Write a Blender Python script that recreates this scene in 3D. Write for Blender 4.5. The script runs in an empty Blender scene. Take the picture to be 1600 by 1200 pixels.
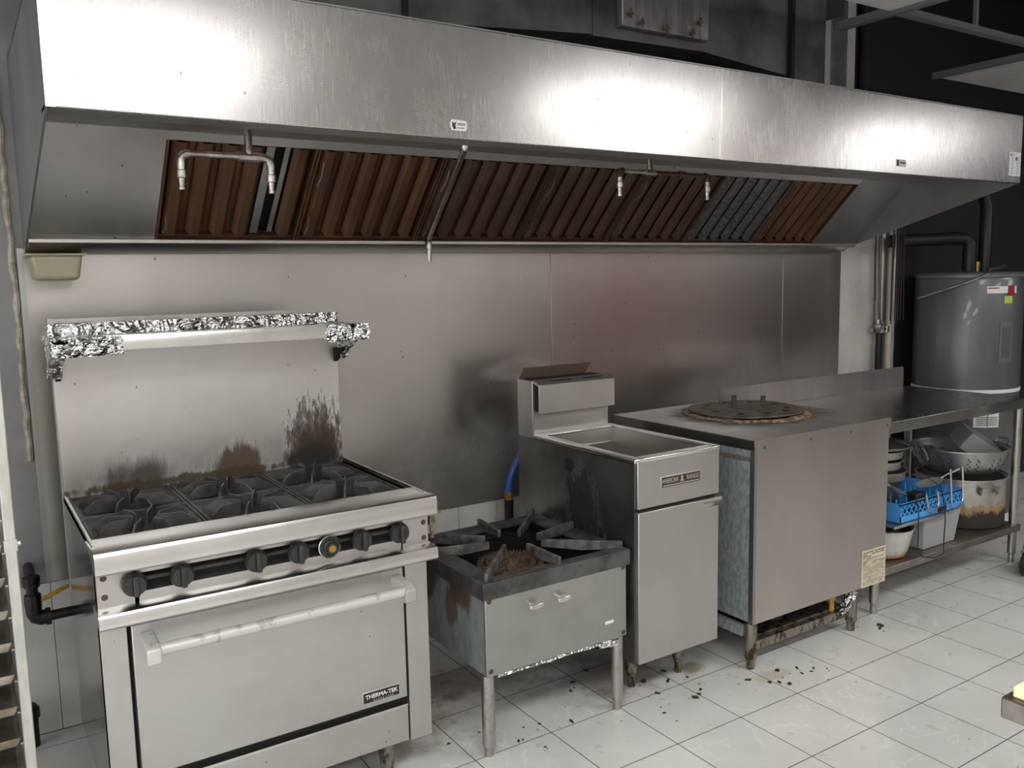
import bpy, bmesh, math, random
from mathutils import Vector, Matrix
rnd = random.Random(7)
S = bpy.context.scene
COL = S.collection
# ---------------------------------------------------------------- camera
CAMP = Vector((0.0393, -3.2446, 1.5341))
cr = Vector((0.83838, -0.54469, -0.02061)); cu = Vector((0.08427, 0.09217, 0.99217)); cf = Vector((0.53853, 0.83356, -0.12318))
cd = bpy.data.cameras.new('camera'); cam = bpy.data.objects.new('camera', cd); COL.objects.link(cam)
cd.sensor_width = 36; cd.lens = 1342.6 / 1600 * 36; cd.clip_start = .05; cd.clip_end = 60
M4 = Matrix((cr, cu, -cf)).transposed().to_4x4(); M4.translation = CAMP
cam.matrix_world = M4
S.camera = cam
# ---------------------------------------------------------------- world + exposure
w = bpy.data.worlds.new('world'); S.world = w; w.use_nodes = True
w.node_tree.nodes['Background'].inputs[0].default_value = (.97, .98, 1, 1)
w.node_tree.nodes['Background'].inputs[1].default_value = 1.5
S.view_settings.view_transform = 'Standard'; S.view_settings.look = 'None'
S.view_settings.exposure = 0.45; S.view_settings.gamma = 1; S.view_settings.use_curve_mapping = False
LAMP = 10.0      # ceiling light panels
LIGHTS = [(.72, -3.1), (3.7, -3.1), (6.6, -3.1), (-.75, -3.1), (.9, -4.7), (5.2, -4.7), (8.1, -4.7), (-1.6, -4.7)]  # panels left of the hood are unseen ones added as fill

# ---------------------------------------------------------------- materials
class NT:
    def __init__(s, name):
        s.m = bpy.data.materials.new(name); s.m.use_nodes = True
        s.t = s.m.node_tree; s.n = s.t.nodes; s.l = s.t.links
        s.b = s.n['Principled BSDF']; s.geo = s.n.new('ShaderNodeNewGeometry'); s.P = s.geo.outputs['Position']
    def put(s, sock, v):
        if isinstance(v, bpy.types.NodeSocket): s.l.new(v, sock)
        else: sock.default_value = v
    def math(s, op, a, b=0.0, c=None, clamp=False):
        n = s.n.new('ShaderNodeMath'); n.operation = op; n.use_clamp = clamp
        s.put(n.inputs[0], a); s.put(n.inputs[1], b)
        if c is not None: s.put(n.inputs[2], c)
        return n.outputs[0]
    def vm(s, op, a, b):
        n = s.n.new('ShaderNodeVectorMath'); n.operation = op; s.put(n.inputs[0], a); s.put(n.inputs[1], b)
        return n.outputs['Value'] if op in ('LENGTH', 'DOT_PRODUCT') else n.outputs[0]
    def noise(s, scale=5, vec=(1, 1, 1), detail=4, rough=.6, off=(0, 0, 0)):
        v = s.vm('MULTIPLY', s.vm('ADD', s.P, off), vec)
        n = s.n.new('ShaderNodeTexNoise'); n.inputs['Scale'].default_value = scale; n.inputs['Detail'].default_value = detail
        n.inputs['Roughness'].default_value = rough; s.l.new(v, n.inputs['Vector']); return n.outputs[0]
    def voro(s, scale, vec=(1, 1, 1), feature='F1'):
        n = s.n.new('ShaderNodeTexVoronoi'); n.feature = feature; n.inputs['Scale'].default_value = scale
        s.l.new(s.vm('MULTIPLY', s.P, vec), n.inputs['Vector']); return n.outputs[0]
    def step(s, x, a, b):   # smoothstep a..b -> 0..1
        n = s.n.new('ShaderNodeMapRange'); n.interpolation_type = 'SMOOTHSTEP'
        s.put(n.inputs[0], x); n.inputs[1].default_value = a; n.inputs[2].default_value = b
        n.inputs[3].default_value = 0; n.inputs[4].default_value = 1
        return n.outputs[0]
    def mix(s, f, a, b):
        n = s.n.new('ShaderNodeMix'); n.data_type = 'RGBA'
        s.put(n.inputs[0], f); s.put(n.inputs[6], a if isinstance(a, bpy.types.NodeSocket) else (*a, 1)); s.put(n.inputs[7], b if isinstance(b, bpy.types.NodeSocket) else (*b, 1))
        return n.outputs[2]
    def mixf(s, f, a, b):
        n = s.n.new('ShaderNodeMix'); s.put(n.inputs[0], f); s.put(n.inputs[2], a); s.put(n.inputs[3], b); return n.outputs[0]
    def bump(s, h, strength=.3, dist=.002):
        n = s.n.new('ShaderNodeBump'); n.inputs['Strength'].default_value = strength; n.inputs['Distance'].default_value = dist
        s.l.new(h, n.inputs['Height']); s.l.new(n.outputs[0], s.b.inputs['Normal'])
    def blob(s, c, r, k=.8, sc=12, vec=(1, 1, .35), soft=.35):
        L = s.vm('LENGTH', s.vm('DIVIDE', s.vm('SUBTRACT', s.P, c), r), (0, 0, 0))
        N = s.noise(sc, vec, 6, .7)
        x = s.math('ADD', L, s.math('MULTIPLY', s.math('SUBTRACT', N, .5), -2 * k))
        return s.math('SUBTRACT', 1.0, s.step(x, 1 - soft, 1.0))

def mat(name, col=(.5, .5, .5), rough=.5, metal=0.0, col2=None, nsc=4, nvec=(1, 1, 1), rvar=.0, scratch=None,
        stains=(), specks=(), bump=0, bsc=60, trans=0, alpha=1, lo=.35, hi=.65, coat=0, ior=None, emit=None, arcs=None):
    t = NT(name); b = t.b
    c = None
    if col2: c = t.mix(t.step(t.noise(nsc, nvec, 5, .6), lo, hi), col, col2)
    R = rough; Mt = metal
    if rvar: R = t.math('ADD', rough - rvar / 2, t.math('MULTIPLY', t.noise(nsc * 1.7, nvec, 6, .65, (3, 1, 2)), rvar))
    if scratch:                       # (vec, amount): brushed direction
        vec, am = scratch
        R = t.math('ADD', R, t.math('MULTIPLY', t.math('SUBTRACT', t.noise(30, vec, 3, .7), .5), am))
    if arcs:                          # wiped swirls left by cleaning
        for (cc, rr, f, am) in arcs:
            L = t.vm('LENGTH', t.vm('DIVIDE', t.vm('SUBTRACT', t.P, cc), rr), (0, 0, 0))
            L2 = t.math('ADD', L, t.math('MULTIPLY', t.noise(3, (1, 1, 1), 3, .5), .25))
            a = t.math('POWER', t.math('ABSOLUTE', t.math('SINE', t.math('MULTIPLY', L2, f))), 3)
            msk = t.math('MULTIPLY', t.math('MULTIPLY', a, t.step(t.noise(4, (1, 1, 1), 4, .6, (5, 5, 5)), .45, .7)), t.math('SUBTRACT', 1.0, t.step(L, .6, 1.1)))
            R = t.math('ADD', R, t.math('MULTIPLY', msk, am))
    for (cc, rr, sc_col, k, sc, vec, soft, mm) in stains:
        m = t.blob(cc, rr, k, sc, vec, soft)
        m = t.math('MULTIPLY', m, mm)
        c = t.mix(m, c if c is not None else col, sc_col)
        R = t.mixf(m, R, .75); Mt = t.mixf(m, Mt, 0.0)
    for (sc, thr, scol, vec) in specks:
        v = t.voro(sc, vec); n = t.noise(sc * .35, (1, 1, 1), 2, .5, (9, 2, 4))
        m = t.math('MULTIPLY', t.math('LESS_THAN', v, thr), t.math('GREATER_THAN', n, .56))
        c = t.mix(m, c if c is not None else col, scol); Mt = t.mixf(m, Mt, 0.0)
    if c is None: b.inputs['Base Color'].default_value = (*col, 1)
    else: t.l.new(c, b.inputs['Base Color'])
    t.put(b.inputs['Roughness'], R); t.put(b.inputs['Metallic'], Mt)
    if bump: t.bump(t.noise(bsc, nvec if bsc < 0 else (1, 1, 1), 5, .7), bump)
    if trans: b.inputs['Transmission Weight'].default_value = trans
    if ior: b.inputs['IOR'].default_value = ior
    if coat: b.inputs['Coat Weight'].default_value = coat
    if emit: b.inputs['Emission Color'].default_value = (*emit[0], 1); b.inputs['Emission Strength'].default_value = emit[1]
    return t.m

SOOT = (.012, .010, .009); RUST = (.10, .045, .015); BRN = (.05, .025, .012)
V3 = (1, 1, .25)
VERT = (2.2, 2.2, .12)   # vertical smears
STEEL = (.52, .50, .475)
m_wallsteel = mat('blotched wall steel', (.47, .455, .435), .31, 1, (.42, .40, .375), 1.6, (1, 1, .6), .06, ((1, 1, 8), .03),
    stains=[((2.0, 0, .62), (.75, .2, .38), (.05, .047, .042), .7, 4, (1, 1, .8), .9, .72),  # broad soft darkening low on the sheets behind stove and fryer
            ((2.15, 0, 1.12), (.22, .2, .06), (.04, .03, .03), .6, 14, (1, 1, 1), .8, .5),
            ((3.9, 0, .85), (1.0, .2, .35), (.05, .047, .045), .5, 3, (1, 1, .8), .9, .45),  # broad soft darkening towards the lower right
            ((2.3, 0, 1.0), (.12, .2, .12), (.05, .04, .035), .6, 10, (1, 1, 1), .8, .4)],
    specks=[(26, .07, (.03, .02, .015), (1, 1, .6)), (20, .045, (.6, .58, .52), (1, 1, .5))])
m_hood = mat('brushed hood steel', (.53, .52, .51), .25, 1, (.46, .447, .445), 2.2, (1, 1, .5), .12, ((7, 1, .35), .24),
    specks=[(34, .10, (.30, .25, .16), (1.6, 1, .5))],
    arcs=[((1.0, -1.03, 1.80), (.75, 1, .45), 290, .10), ((2.75, -1.03, 1.85), (.4, 1, .45), 270, .12), ((.2, -1.03, 2.6), (.9, 1, .7), 330, .09)])
m_hoodin = mat('inner hood steel', (.66, .64, .625), .40, 1, (.58, .565, .555), 3, (1, 1, 1), .15,
    specks=[(24, .09, (.015, .012, .01), (1, 1, 1))])
m_hoodside = mat('dull hood side steel', (.42, .41, .405), .42, 1, (.34, .33, .325), 3, (1, 1, .3), .2)
m_steel = mat('brushed stainless', STEEL, .33, 1, (.46, .44, .42), 3, (1, 1, 1), .14, ((1, 1, 10), .06))
m_trim = mat('polished steel trim', (.68, .67, .65), .24, 1, (.6, .59, .57), 6, (1, 1, 1), .12)
m_range = mat('range front steel', (.54, .535, .525), .42, 1, (.50, .48, .46), 3, (1, 1, 1), .16, ((1, 1, 9), .05),
    specks=[(30, .05, (.05, .03, .02), (1, 1, .7))],
    arcs=[((.95, -1, .25), (.5, 1, .38), 140, .06), ((.6, -1, .35), (.38, 1, .3), 130, .06)])
m_rangeside = mat('shiny range side steel', (.5, .49, .475), .12, 1, (.44, .43, .41), 3, (1, 1, 1), .12)
m_guard = mat('range backguard steel', (.55, .54, .53), .38, 1, (.5, .48, .455), 2.5, (1, 1, 1), .14,
    stains=[((.50, -.33, .92), (.19, .2, .085), (.035, .026, .017), .9, 9, V3, .8, .93),
            ((.80, -.33, .93), (.13, .2, .085), (.06, .030, .011), 1.0, 16, V3, .6, .95),
            ((1.09, -.33, .94), (.14, .2, .10), (.085, .045, .015), 1.1, 26, V3, .7, .93),
            ((1.09, -.33, .97), (.11, .2, .11), (.035, .018, .009), 1.6, 60, (1, 1, .25), .4, .8),
            ((1.08, -.33, 1.0), (.10, .2, .12), (.03, .016, .009), 2.2, 100, (1, 1, .25), .3, .75),
            ((.72, -.33, .90), (.50, .2, .022), (.05, .03, .012), 1.4, 25, V3, .5, .95),
            ((1.08, -.33, .92), (.14, .2, .05), (.012, .010, .008), .6, 18, V3, .5, 1)],
    specks=[(34, .05, (.02, .012, .008), (1, 1, .4))],
    arcs=[((.78, -.3, .9), (.6, 1, .46), 150, .07), ((1.15, -.3, 1.1), (.35, 1, .27), 130, .06)])
m_foil = mat('crumpled aluminium foil', (.80, .80, .79), .16, 1, bump=.0)
t = NT('foil creases'); t.b.inputs['Base Color'].default_value = (.82, .82, .81, 1); t.b.inputs['Metallic'].default_value = 1
t.b.inputs['Roughness'].default_value = .13
_n = t.n.new('ShaderNodeTexNoise'); _n.inputs['Scale'].default_value = 14; t.l.new(t.P, _n.inputs['Vector'])
_P = t.P; t.P = t.vm('ADD', _P, t.vm('MULTIPLY', _n.outputs['Color'], (.09, .09, .09)))
t.bump(t.math('ADD', t.voro(22, (1, 1, 1)), t.math('MULTIPLY', t.voro(60, (1, 1, 1)), .35)), 1.0, .035); m_foil = t.m
m_iron = mat('burnt cast iron', (.042, .040, .038), .55, .3, (.10, .096, .092), 14, (1, 1, 1), .3, bump=.35, bsc=90,
    specks=[(40, .08, (.16, .15, .14), (1, 1, 1))])
m_ironlight = mat('pale cast iron bars', (.20, .19, .18), .5, .4, (.07, .065, .06), 20, (1, 1, 1), .2, bump=.3, bsc=120)
m_black = mat('black enamel', (.012, .012, .012), .35, 0)
m_deep = mat('recess shade black', (.008, .007, .006), .8, 0)  # near black standing in for the shade in gaps, holes and recesses
m_knob = mat('black plastic knob', (.018, .018, .018), .38, 0, (.028, .027, .026), 30)
m_white = mat('whitish worn handle', (.52, .51, .49), .42, .25, (.36, .355, .35), 22, (1, 1, .4), .2, lo=.56, hi=.60)
m_stove = mat('dull stove front', (.40, .40, .375), .45, .85, (.35, .35, .33), 3, (1, 1, 1), .12,
    specks=[(38, .035, (.12, .08, .04), (1, 1, .5))])
m_galv = mat('galvanised steel', (.52, .58, .58), .45, .6, (.36, .42, .425), 60, (1, 1, .5), .15, lo=.42, hi=.6,
    stains=[((2.51, -1.0, .83), (.1, .4, .012), (.06, .035, .015), .8, 30, (1, 1, 1), .4, .8)],
    specks=[(45, .08, (.07, .075, .07), (1, 1, 1))])
m_stoveside = mat('rusty stove side', (.42, .47, .46), .45, .6, (.30, .345, .345), 30, (1, 1, .5), .15,
    stains=[((1.35, -.86, .52), (.2, .09, .09), (.07, .035, .012), .9, 14, V3, .4, .95),
            ((1.35, -.62, .50), (.2, .13, .1), (.05, .028, .012), 1.0, 12, V3, .5, .9),
            ((1.35, -.80, .44), (.2, .05, .09), (.09, .045, .015), 1.2, 16, V3, .3, .85)])
m_fryer = mat('fryer front steel', (.53, .515, .50), .42, 1, (.49, .475, .455), 3, (1, 1, 1), .12, ((1, 1, 9), .05),
    arcs=[((2.26, -1.05, .38), (.22, 1, .26), 70, .08)], specks=[(30, .03, (.1, .05, .02), (1, 1, 1))])
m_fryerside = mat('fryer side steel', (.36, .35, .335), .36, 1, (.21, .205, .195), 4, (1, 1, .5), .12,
    stains=[((1.96, -.73, .68), (.2, .11, .15), (.010, .008, .007), 1.5, 30, (1, 1, .4), .2, .98),
            ((1.96, -.66, .82), (.2, .035, .03), (.008, .007, .006), 1.0, 34, (1, 1, 1), .2, 1),
            ((1.96, -.66, .52), (.2, .35, .07), (.014, .011, .010), 1.2, 14, (1, 1, .5), .5, .9)],
    specks=[(46, .10, (.02, .015, .012), (1, 1, .6))])
m_wokfront = mat('wok range front steel', (.55, .51, .475), .37, 1, (.48, .445, .415), 2, (1, 1, .4), .14, ((1, 1, 9), .06),
    specks=[(24, .03, (.2, .17, .14), (1, 1, 1))])
m_woktop = mat('wok range top steel', (.46, .44, .43), .32, 1, (.34, .33, .325), 5, (1, 1, 1), .2,
    stains=[((2.98, -.61, .91), (.42, .36, .3), (.045, .043, .042), .5, 7, (1, 1, 1), .45, .85),
            ((3.02, -.68, .91), (.30, .26, .3), (.15, .09, .05), .9, 16, (1, 1, 1), .3, .9)])
m_lid = mat('burnt lid iron', (.075, .062, .052), .6, .4, (.15, .122, .098), 18, (1, 1, 1), .2, bump=.3, bsc=80,
    specks=[(60, .12, (.12, .09, .06), (1, 1, 1))])
m_crust = mat('baked grease crust', (.16, .10, .06), .75, 0, (.42, .31, .21), 45, (1, 1, 1), .2, bump=.9, bsc=120, lo=.45, hi=.6)
m_leg = mat('scuffed steel leg', (.46, .44, .41), .38, 1, (.28, .25, .21), 40, (1, 1, .5), .2, lo=.5, hi=.75)
m_dirtyleg = mat('greasy steel leg', (.30, .27, .23), .42, .9, (.08, .055, .03), 38, (1, 1, .5), .2, lo=.45, hi=.6)
m_table = mat('work table steel', (.42, .405, .385), .27, 1, (.38, .365, .345), 2, (1, 1, 1), .04)
m_tshelf = mat('worn shelf steel', (.38, .35, .32), .40, 1, (.28, .26, .235), 8, (1, 1, 1), .2)
m_filter = mat('greasy baffle filter metal', (.165, .078, .040), .42, .55, (.11, .053, .030), 6, (1, 1, .4), .2,
    specks=[(17, .10, (.03, .014, .01), (1, 1, 1))])
m_filterdark = mat('dark baffle filter metal', (.13, .075, .048), .42, .55, (.085, .052, .036), 6, (1, 1, .4), .2)
m_filtergrey = mat('scrubbed baffle filter metal', (.10, .085, .075), .40, .6, (.17, .17, .165), 60, (1, 1, 1), .2)
m_pipe = mat('chrome nozzle pipe', (.50, .48, .45), .30, 1, (.28, .25, .22), 30)
m_pipebrown = mat('greasy brown pipe', (.08, .045, .03), .4, .6)
m_blackpipe = mat('black iron pipe', (.014, .013, .013), .42, .3, bump=.2)
m_yellow = mat('yellow valve handle', (.55, .33, .02), .45, 0, (.30, .17, .03), 60)
m_blue = mat('blue gas hose', (.02, .07, .28), .4, 0)
m_brass = mat('brass fitting', (.45, .28, .06), .35, .9)
m_tank = mat('grey enamelled tank', (.115, .12, .13), .33, .2, (.10, .105, .115), 4, (4, 4, .05), .1, coat=.2)
m_tanktop = mat('grey tank cap', (.15, .155, .165), .4, .2)
m_darkpaint = mat('dark painted wall', (.018, .018, .026), .8, 0, (.010, .010, .016), 3)
m_duct = mat('grimy duct metal', (.20, .195, .19), .42, .6, (.06, .058, .056), 3.5, (1, 1, 1), .25, bump=.15, bsc=40, lo=.3, hi=.75)
m_plate = mat('smudged access cover', (.36, .34, .355), .42, .6, (.20, .185, .20), 12, (2, 1, .4), .2)
m_ceil = mat('ceiling board', (.55, .54, .53), .9, 0, (.49, .48, .47), 5)
m_tbar = mat('ceiling grid metal', (.20, .20, .22), .5, .4)
m_rackm = mat('worn aluminium rack', (.58, .57, .53), .45, .7, (.48, .47, .43), 40, (1, 1, .3))
m_pan = mat('browned sheet pan', (.20, .17, .12), .38, .8, (.42, .39, .34), 9, (1, 1, 1), .2, bump=.1)
m_cream = mat('creamy plastic', (.60, .56, .40), .3, 0, (.48, .40, .22), 10, trans=.45)
m_alu = mat('dull aluminium', (.46, .45, .43), .38, .9, (.36, .35, .33), 12, (1, 1, 1), .2)
m_stock = mat('scorched aluminium pot', (.52, .51, .49), .36, .85, (.42, .40, .38), 9, (1, 1, 1), .2,
    stains=[((4.44, -.79, .27), (.5, .5, .085), (.30, .20, .09), .9, 22, (1, 1, .4), .2, .95),
            ((4.44, -.79, .235), (.5, .5, .085), (.03, .022, .018), .7, 22, (1, 1, .4), .25, 1)])
m_enamelpot = mat('white pot with rust', (.56, .55, .51), .4, .1, (.46, .45, .41), 9, (1, 1, 1), .1,
    stains=[((3.62, -.9, .20), (.4, .4, .07), (.36, .17, .05), .8, 14, (1, 1, .6), .7, .9)])
m_bin = mat('grey plastic bin', (.33, .33, .33), .5, 0)
m_bluep = mat('blue rack plastic', (.07, .33, .75), .42, 0)
m_cord = mat('black cord', (.015, .015, .015), .5, 0)
m_wire = mat('bright wire', (.60, .60, .58), .28, 1)
m_label = mat('paper label', (.62, .56, .42), .7, 0, (.52, .45, .32), 20)
m_labelw = mat('white label', (.75, .75, .74), .6, 0)
m_ink = mat('label ink', (.05, .045, .04), .8, 0)
m_inkblue = mat('blue label ink', (.10, .13, .35), .8, 0)
m_red = mat('red label badge', (.25, .01, .015), .5, 0)
m_green = mat('lime sticker', (.45, .58, .08), .6, 0)
m_board = mat('yellowed board', (.80, .72, .45), .6, 0, (.70, .58, .28), 25)
m_rubber = mat('black rubber', (.015, .015, .016), .6, 0)
m_pvc = mat('cream pipe', (.50, .47, .38), .5, 0)
m_screw = mat('rusty screw', (.09, .06, .045), .5, .5)
m_badgeblack = mat('badge black', (.02, .02, .02), .4, .2)
m_badgesilver = mat('badge silver', (.62, .60, .56), .35, .9)
m_badgebrown = mat('badge dark brown', (.07, .05, .04), .4, .4)
m_floorfood = mat('burnt food scraps', (.030, .018, .014), .7, 0, (.07, .032, .022), 30)
m_rustbr = mat('rusty bracket', (.09, .055, .03), .6, .4, (.22, .18, .12), 50)

def floor_mat():
    t = NT('marbled floor tile'); b = t.b
    sep = t.n.new('ShaderNodeSeparateXYZ'); t.l.new(t.P, sep.inputs[0])
    def cell(o, off):
        u = t.math('DIVIDE', t.math('SUBTRACT', o, off), .298)
        fr = t.math('FRACT', u); d = t.math('MINIMUM', fr, t.math('SUBTRACT', 1.0, fr)); return t.math('FLOOR', u), d
    cx, dx = cell(sep.outputs[0], 2.5148); cy, dy = cell(sep.outputs[1], -.9967)
    g = t.math('LESS_THAN', t.math('MINIMUM', dx, dy), .0058)
    cid = t.n.new('ShaderNodeCombineXYZ'); t.l.new(cx, cid.inputs[0]); t.l.new(cy, cid.inputs[1])
    wn = t.n.new('ShaderNodeTexWhiteNoise'); t.l.new(cid.outputs[0], wn.inputs['Vector'])
    pv = t.vm('ADD', t.P, t.vm('MULTIPLY', wn.outputs['Color'], (5, 5, 5)))
    n1 = t.n.new('ShaderNodeTexNoise'); n1.inputs['Scale'].default_value = 4; n1.inputs['Detail'].default_value = 6; n1.inputs['Distortion'].default_value = 1.2; t.l.new(pv, n1.inputs['Vector'])
    v = t.math('ABSOLUTE', t.math('SUBTRACT', n1.outputs[0], .5))
    vein = t.math('SUBTRACT', 1.0, t.step(v, 0, .016))
    c = t.mix(t.step(t.noise(3), .35, .65), (.60, .60, .575), (.66, .66, .635))
    n2 = t.noise(2.2, (1, 1, 1), 3, .5, (4, 4, 0))
    c = t.mix(t.math('MULTIPLY', vein, t.math('MULTIPLY', t.step(n2, .45, .6), .5)), c, (.82, .82, .80))
    # grease film near and below the appliances
    for cc, rr, col, mm in [((1.15, -.55, 0), (.45, .35, .1), (.16, .10, .04), .6), ((2.1, -.75, 0), (.4, .25, .1), (.12, .075, .06), .55),
                        ((1.55, -.5, 0), (.3, .2, .1), (.10, .03, .02), .5), ((2.35, -.93, 0), (.10, .06, .1), (.14, .12, .02), .7), ((2.55, -1.15, 0), (.10, .06, .1), (.42, .36, .22), .5)]:
        c = t.mix(t.math('MULTIPLY', t.blob(cc, rr, 1.0, 10, (1, 1, 1), .7), mm), c, col)
    v2 = t.voro(9); n3 = t.noise(7, (1, 1, 1), 2, .5, (1, 8, 3))
    c = t.mix(t.math('MULTIPLY', t.math('LESS_THAN', v2, .035), t.math('GREATER_THAN', n3, .5)), c, (.10, .05, .04))
    c = t.mix(g, c, (.05, .045, .045))
    t.l.new(c, b.inputs['Base Color'])
    t.put(b.inputs['Roughness'], t.mixf(g, t.math('ADD', .22, t.math('MULTIPLY', t.noise(9), .15)), .8))
    return t.m
m_floor = floor_mat()

def wall_mat():
    t = NT('back wall'); sep = t.n.new('ShaderNodeSeparateXYZ'); t.l.new(t.P, sep.inputs[0]); X, Z = sep.outputs[0], sep.outputs[2]
    fr = t.math('FRACT', t.math('DIVIDE', t.math('SUBTRACT', X, .24), .2)); d = t.math('MINIMUM', fr, t.math('SUBTRACT', 1.0, fr))
    fz = t.math('FRACT', t.math('DIVIDE', Z, .5352)); dz = t.math('MINIMUM', fz, t.math('SUBTRACT', 1.0, fz))
    g = t.math('LESS_THAN', t.math('MINIMUM', d, dz), .006)
    tile = t.mix(g, t.mix(t.step(t.noise(8), .4, .7), (.66, .645, .62), (.58, .565, .53)), (.10, .06, .04))
    tile = t.mix(t.math('MULTIPLY', t.math('LESS_THAN', t.voro(18), .10), t.math('GREATER_THAN', t.noise(9, (1, 1, 1), 2, .5, (2, 2, 2)), .52)), tile, (.04, .02, .015))
    white = t.mix(t.step(t.noise(5), .35, .7), (.62, .605, .58), (.52, .50, .47))
    dark = (.020, .021, .028)
    c = t.mix(t.math('GREATER_THAN', X, 5.02), white, dark)
    c = t.mix(t.math('MULTIPLY', t.math('GREATER_THAN', Z, 1.95), t.math('GREATER_THAN', X, 4.55)), c, dark)
    left = t.mix(t.step(t.noise(6), .35, .7), (.24, .235, .235), (.19, .187, .187))
    c = t.mix(t.math('LESS_THAN', X, .8), c, left)
    c = t.mix(t.math('LESS_THAN', Z, .535), c, t.mix(t.math('GREATER_THAN', X, 4.5), tile, white))
    c = t.mix(t.math('MULTIPLY', t.math('GREATER_THAN', X, 5.02), 1.0), c, dark)
    t.l.new(c, t.b.inputs['Base Color']); t.b.inputs['Roughness'].default_value = .45
    return t.m
m_wall = wall_mat()
m_room = mat('painted room wall', (.70, .68, .65), .7, 0)
m_navy = mat('dark void paint', (.022, .023, .042), .85, 0, (.012, .013, .026), 2)

# ---------------------------------------------------------------- mesh builder
class MB:
    def __init__(s): s.bm = bmesh.new()
    def face(s, pts, mi=0):
        f = s.bm.faces.new([s.bm.verts.new(p) for p in pts]); f.material_index = mi; return f
    def box(s, x0, x1, y0, y1, z0, z1, mi=0):
        v = [s.bm.verts.new((x, y, z)) for x in (x0, x1) for y in (y0, y1) for z in (z0, z1)]
        for q in ((0, 1, 3, 2), (4, 6, 7, 5), (0, 4, 5, 1), (2, 3, 7, 6), (0, 2, 6, 4), (1, 5, 7, 3)):
            s.bm.faces.new([v[i] for i in q]).material_index = mi
        return s
    def prism(s, poly, axis, a, b, mi=0):
        """poly: 2-D points; axis: extrusion axis 'x','y','z'"""
        def P(p, h): return {'x': (h, p[0], p[1]), 'y': (p[0], h, p[1]), 'z': (p[0], p[1], h)}[axis]
        A = [s.bm.verts.new(P(p, a)) for p in poly]; B = [s.bm.verts.new(P(p, b)) for p in poly]
        n = len(poly)
        s.bm.faces.new(A).material_index = mi; s.bm.faces.new(B[::-1]).material_index = mi
        for i in range(n): s.bm.faces.new((A[i], B[i], B[(i + 1) % n], A[(i + 1) % n])).material_index = mi
        return s
    def hexa(s, A, B, mi=0):
        """two quads (lists of 4 points) joined"""
        va = [s.bm.verts.new(p) for p in A]; vb = [s.bm.verts.new(p) for p in B]
        s.bm.faces.new(va).material_index = mi; s.bm.faces.new(vb[::-1]).material_index = mi
        for i in range(4): s.bm.faces.new((va[i], vb[i], vb[(i + 1) % 4], va[(i + 1) % 4])).material_index = mi
        return s
    def tube(s, pts, r, seg=12, cap=True, mi=0):
        pts = [Vector(p) for p in pts]; rs = r if isinstance(r, (list, tuple)) else [r] * len(pts)
        rings = []; up = None
        for i, p in enumerate(pts):
            d = (pts[min(i + 1, len(pts) - 1)] - pts[max(i - 1, 0)])
            if d.length < 1e-9: d = Vector((0, 0, 1))
            d.normalize()
            if up is None: up = Vector((0, 0, 1)) if abs(d.z) < .9 else Vector((1, 0, 0))
            a = d.cross(up); a.normalize(); b = a.cross(d); b.normalize(); up = b
            rings.append([s.bm.verts.new(p + (a * math.cos(2 * math.pi * k / seg) + b * math.sin(2 * math.pi * k / seg)) * rs[i]) for k in range(seg)])
        for q in range(len(rings) - 1):
            for k in range(seg): s.bm.faces.new((rings[q][k], rings[q][(k + 1) % seg], rings[q + 1][(k + 1) % seg], rings[q + 1][k])).material_index = mi
        if cap:
            s.bm.faces.new(rings[0][::-1]).material_index = mi; s.bm.faces.new(rings[-1]).material_index = mi
        return s
    def cyl(s, p0, p1, r0, r1=None, seg=24, mi=0): return s.tube([p0, p1], [r0, r0 if r1 is None else r1], seg, True, mi)
    def lathe(s, prof, c=(0, 0, 0), seg=40, mi=0, axis='z', sx=1, sy=1):
        """prof [(r,h)]; closed surface if r==0 at ends"""
        rings = []
        for r, h in prof:
            if r < 1e-6:
                p = (0, 0, h); rings.append([p])
            else: rings.append([(r * sx * math.cos(2 * math.pi * k / seg), r * sy * math.sin(2 * math.pi * k / seg), h) for k in range(seg)])
        def T(p):
            x, y, z = p
            if axis == 'y': x, y, z = x, -z, y
            if axis == 'x': x, y, z = z, x, y
            return (c[0] + x, c[1] + y, c[2] + z)
        V = [[s.bm.verts.new(T(p)) for p in R] for R in rings]
        for a, b in zip(V, V[1:]):
            for k in range(seg):
                k2 = (k + 1) % seg
                if len(a) == 1 and len(b) == 1: continue
                if len(a) == 1: f = (a[0], b[k2], b[k])
                elif len(b) == 1: f = (a[k], a[k2], b[0])
                else: f = (a[k], a[k2], b[k2], b[k])
                s.bm.faces.new(f).material_index = mi
        return s
    def build(s, name, mats, parent=None, bevel=0, seg=2, smooth=35, label=None):
        bmesh.ops.recalc_face_normals(s.bm, faces=s.bm.faces)
        if parent is not None:
            bmesh.ops.translate(s.bm, verts=s.bm.verts, vec=-gloc(parent))
        me = bpy.data.meshes.new(name); s.bm.to_mesh(me); s.bm.free()
        for m in (mats if isinstance(mats, (list, tuple)) else [mats]): me.materials.append(m)
        if smooth:
            for p in me.polygons: p.use_smooth = True
            me.set_sharp_from_angle(angle=math.radians(smooth))
        o = bpy.data.objects.new(name, me); COL.objects.link(o)
        if parent is not None: o.parent = parent
        if bevel:
            b = o.modifiers.new('bevel', 'BEVEL'); b.width = bevel; b.segments = seg; b.limit_method = 'ANGLE'; b.angle_limit = math.radians(40)
            b.harden_normals = False
        if label: o['label'] = label
        return o
def gloc(o):
    v = Vector((0, 0, 0))
    while o is not None: v += o.location; o = o.parent
    return v
def tag(o, label=None, cat=None, group=None, kind=None):
    if label: o['label'] = label
    if cat: o['category'] = cat
    if group: o['group'] = group
    if kind: o['kind'] = kind
    return o
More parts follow.
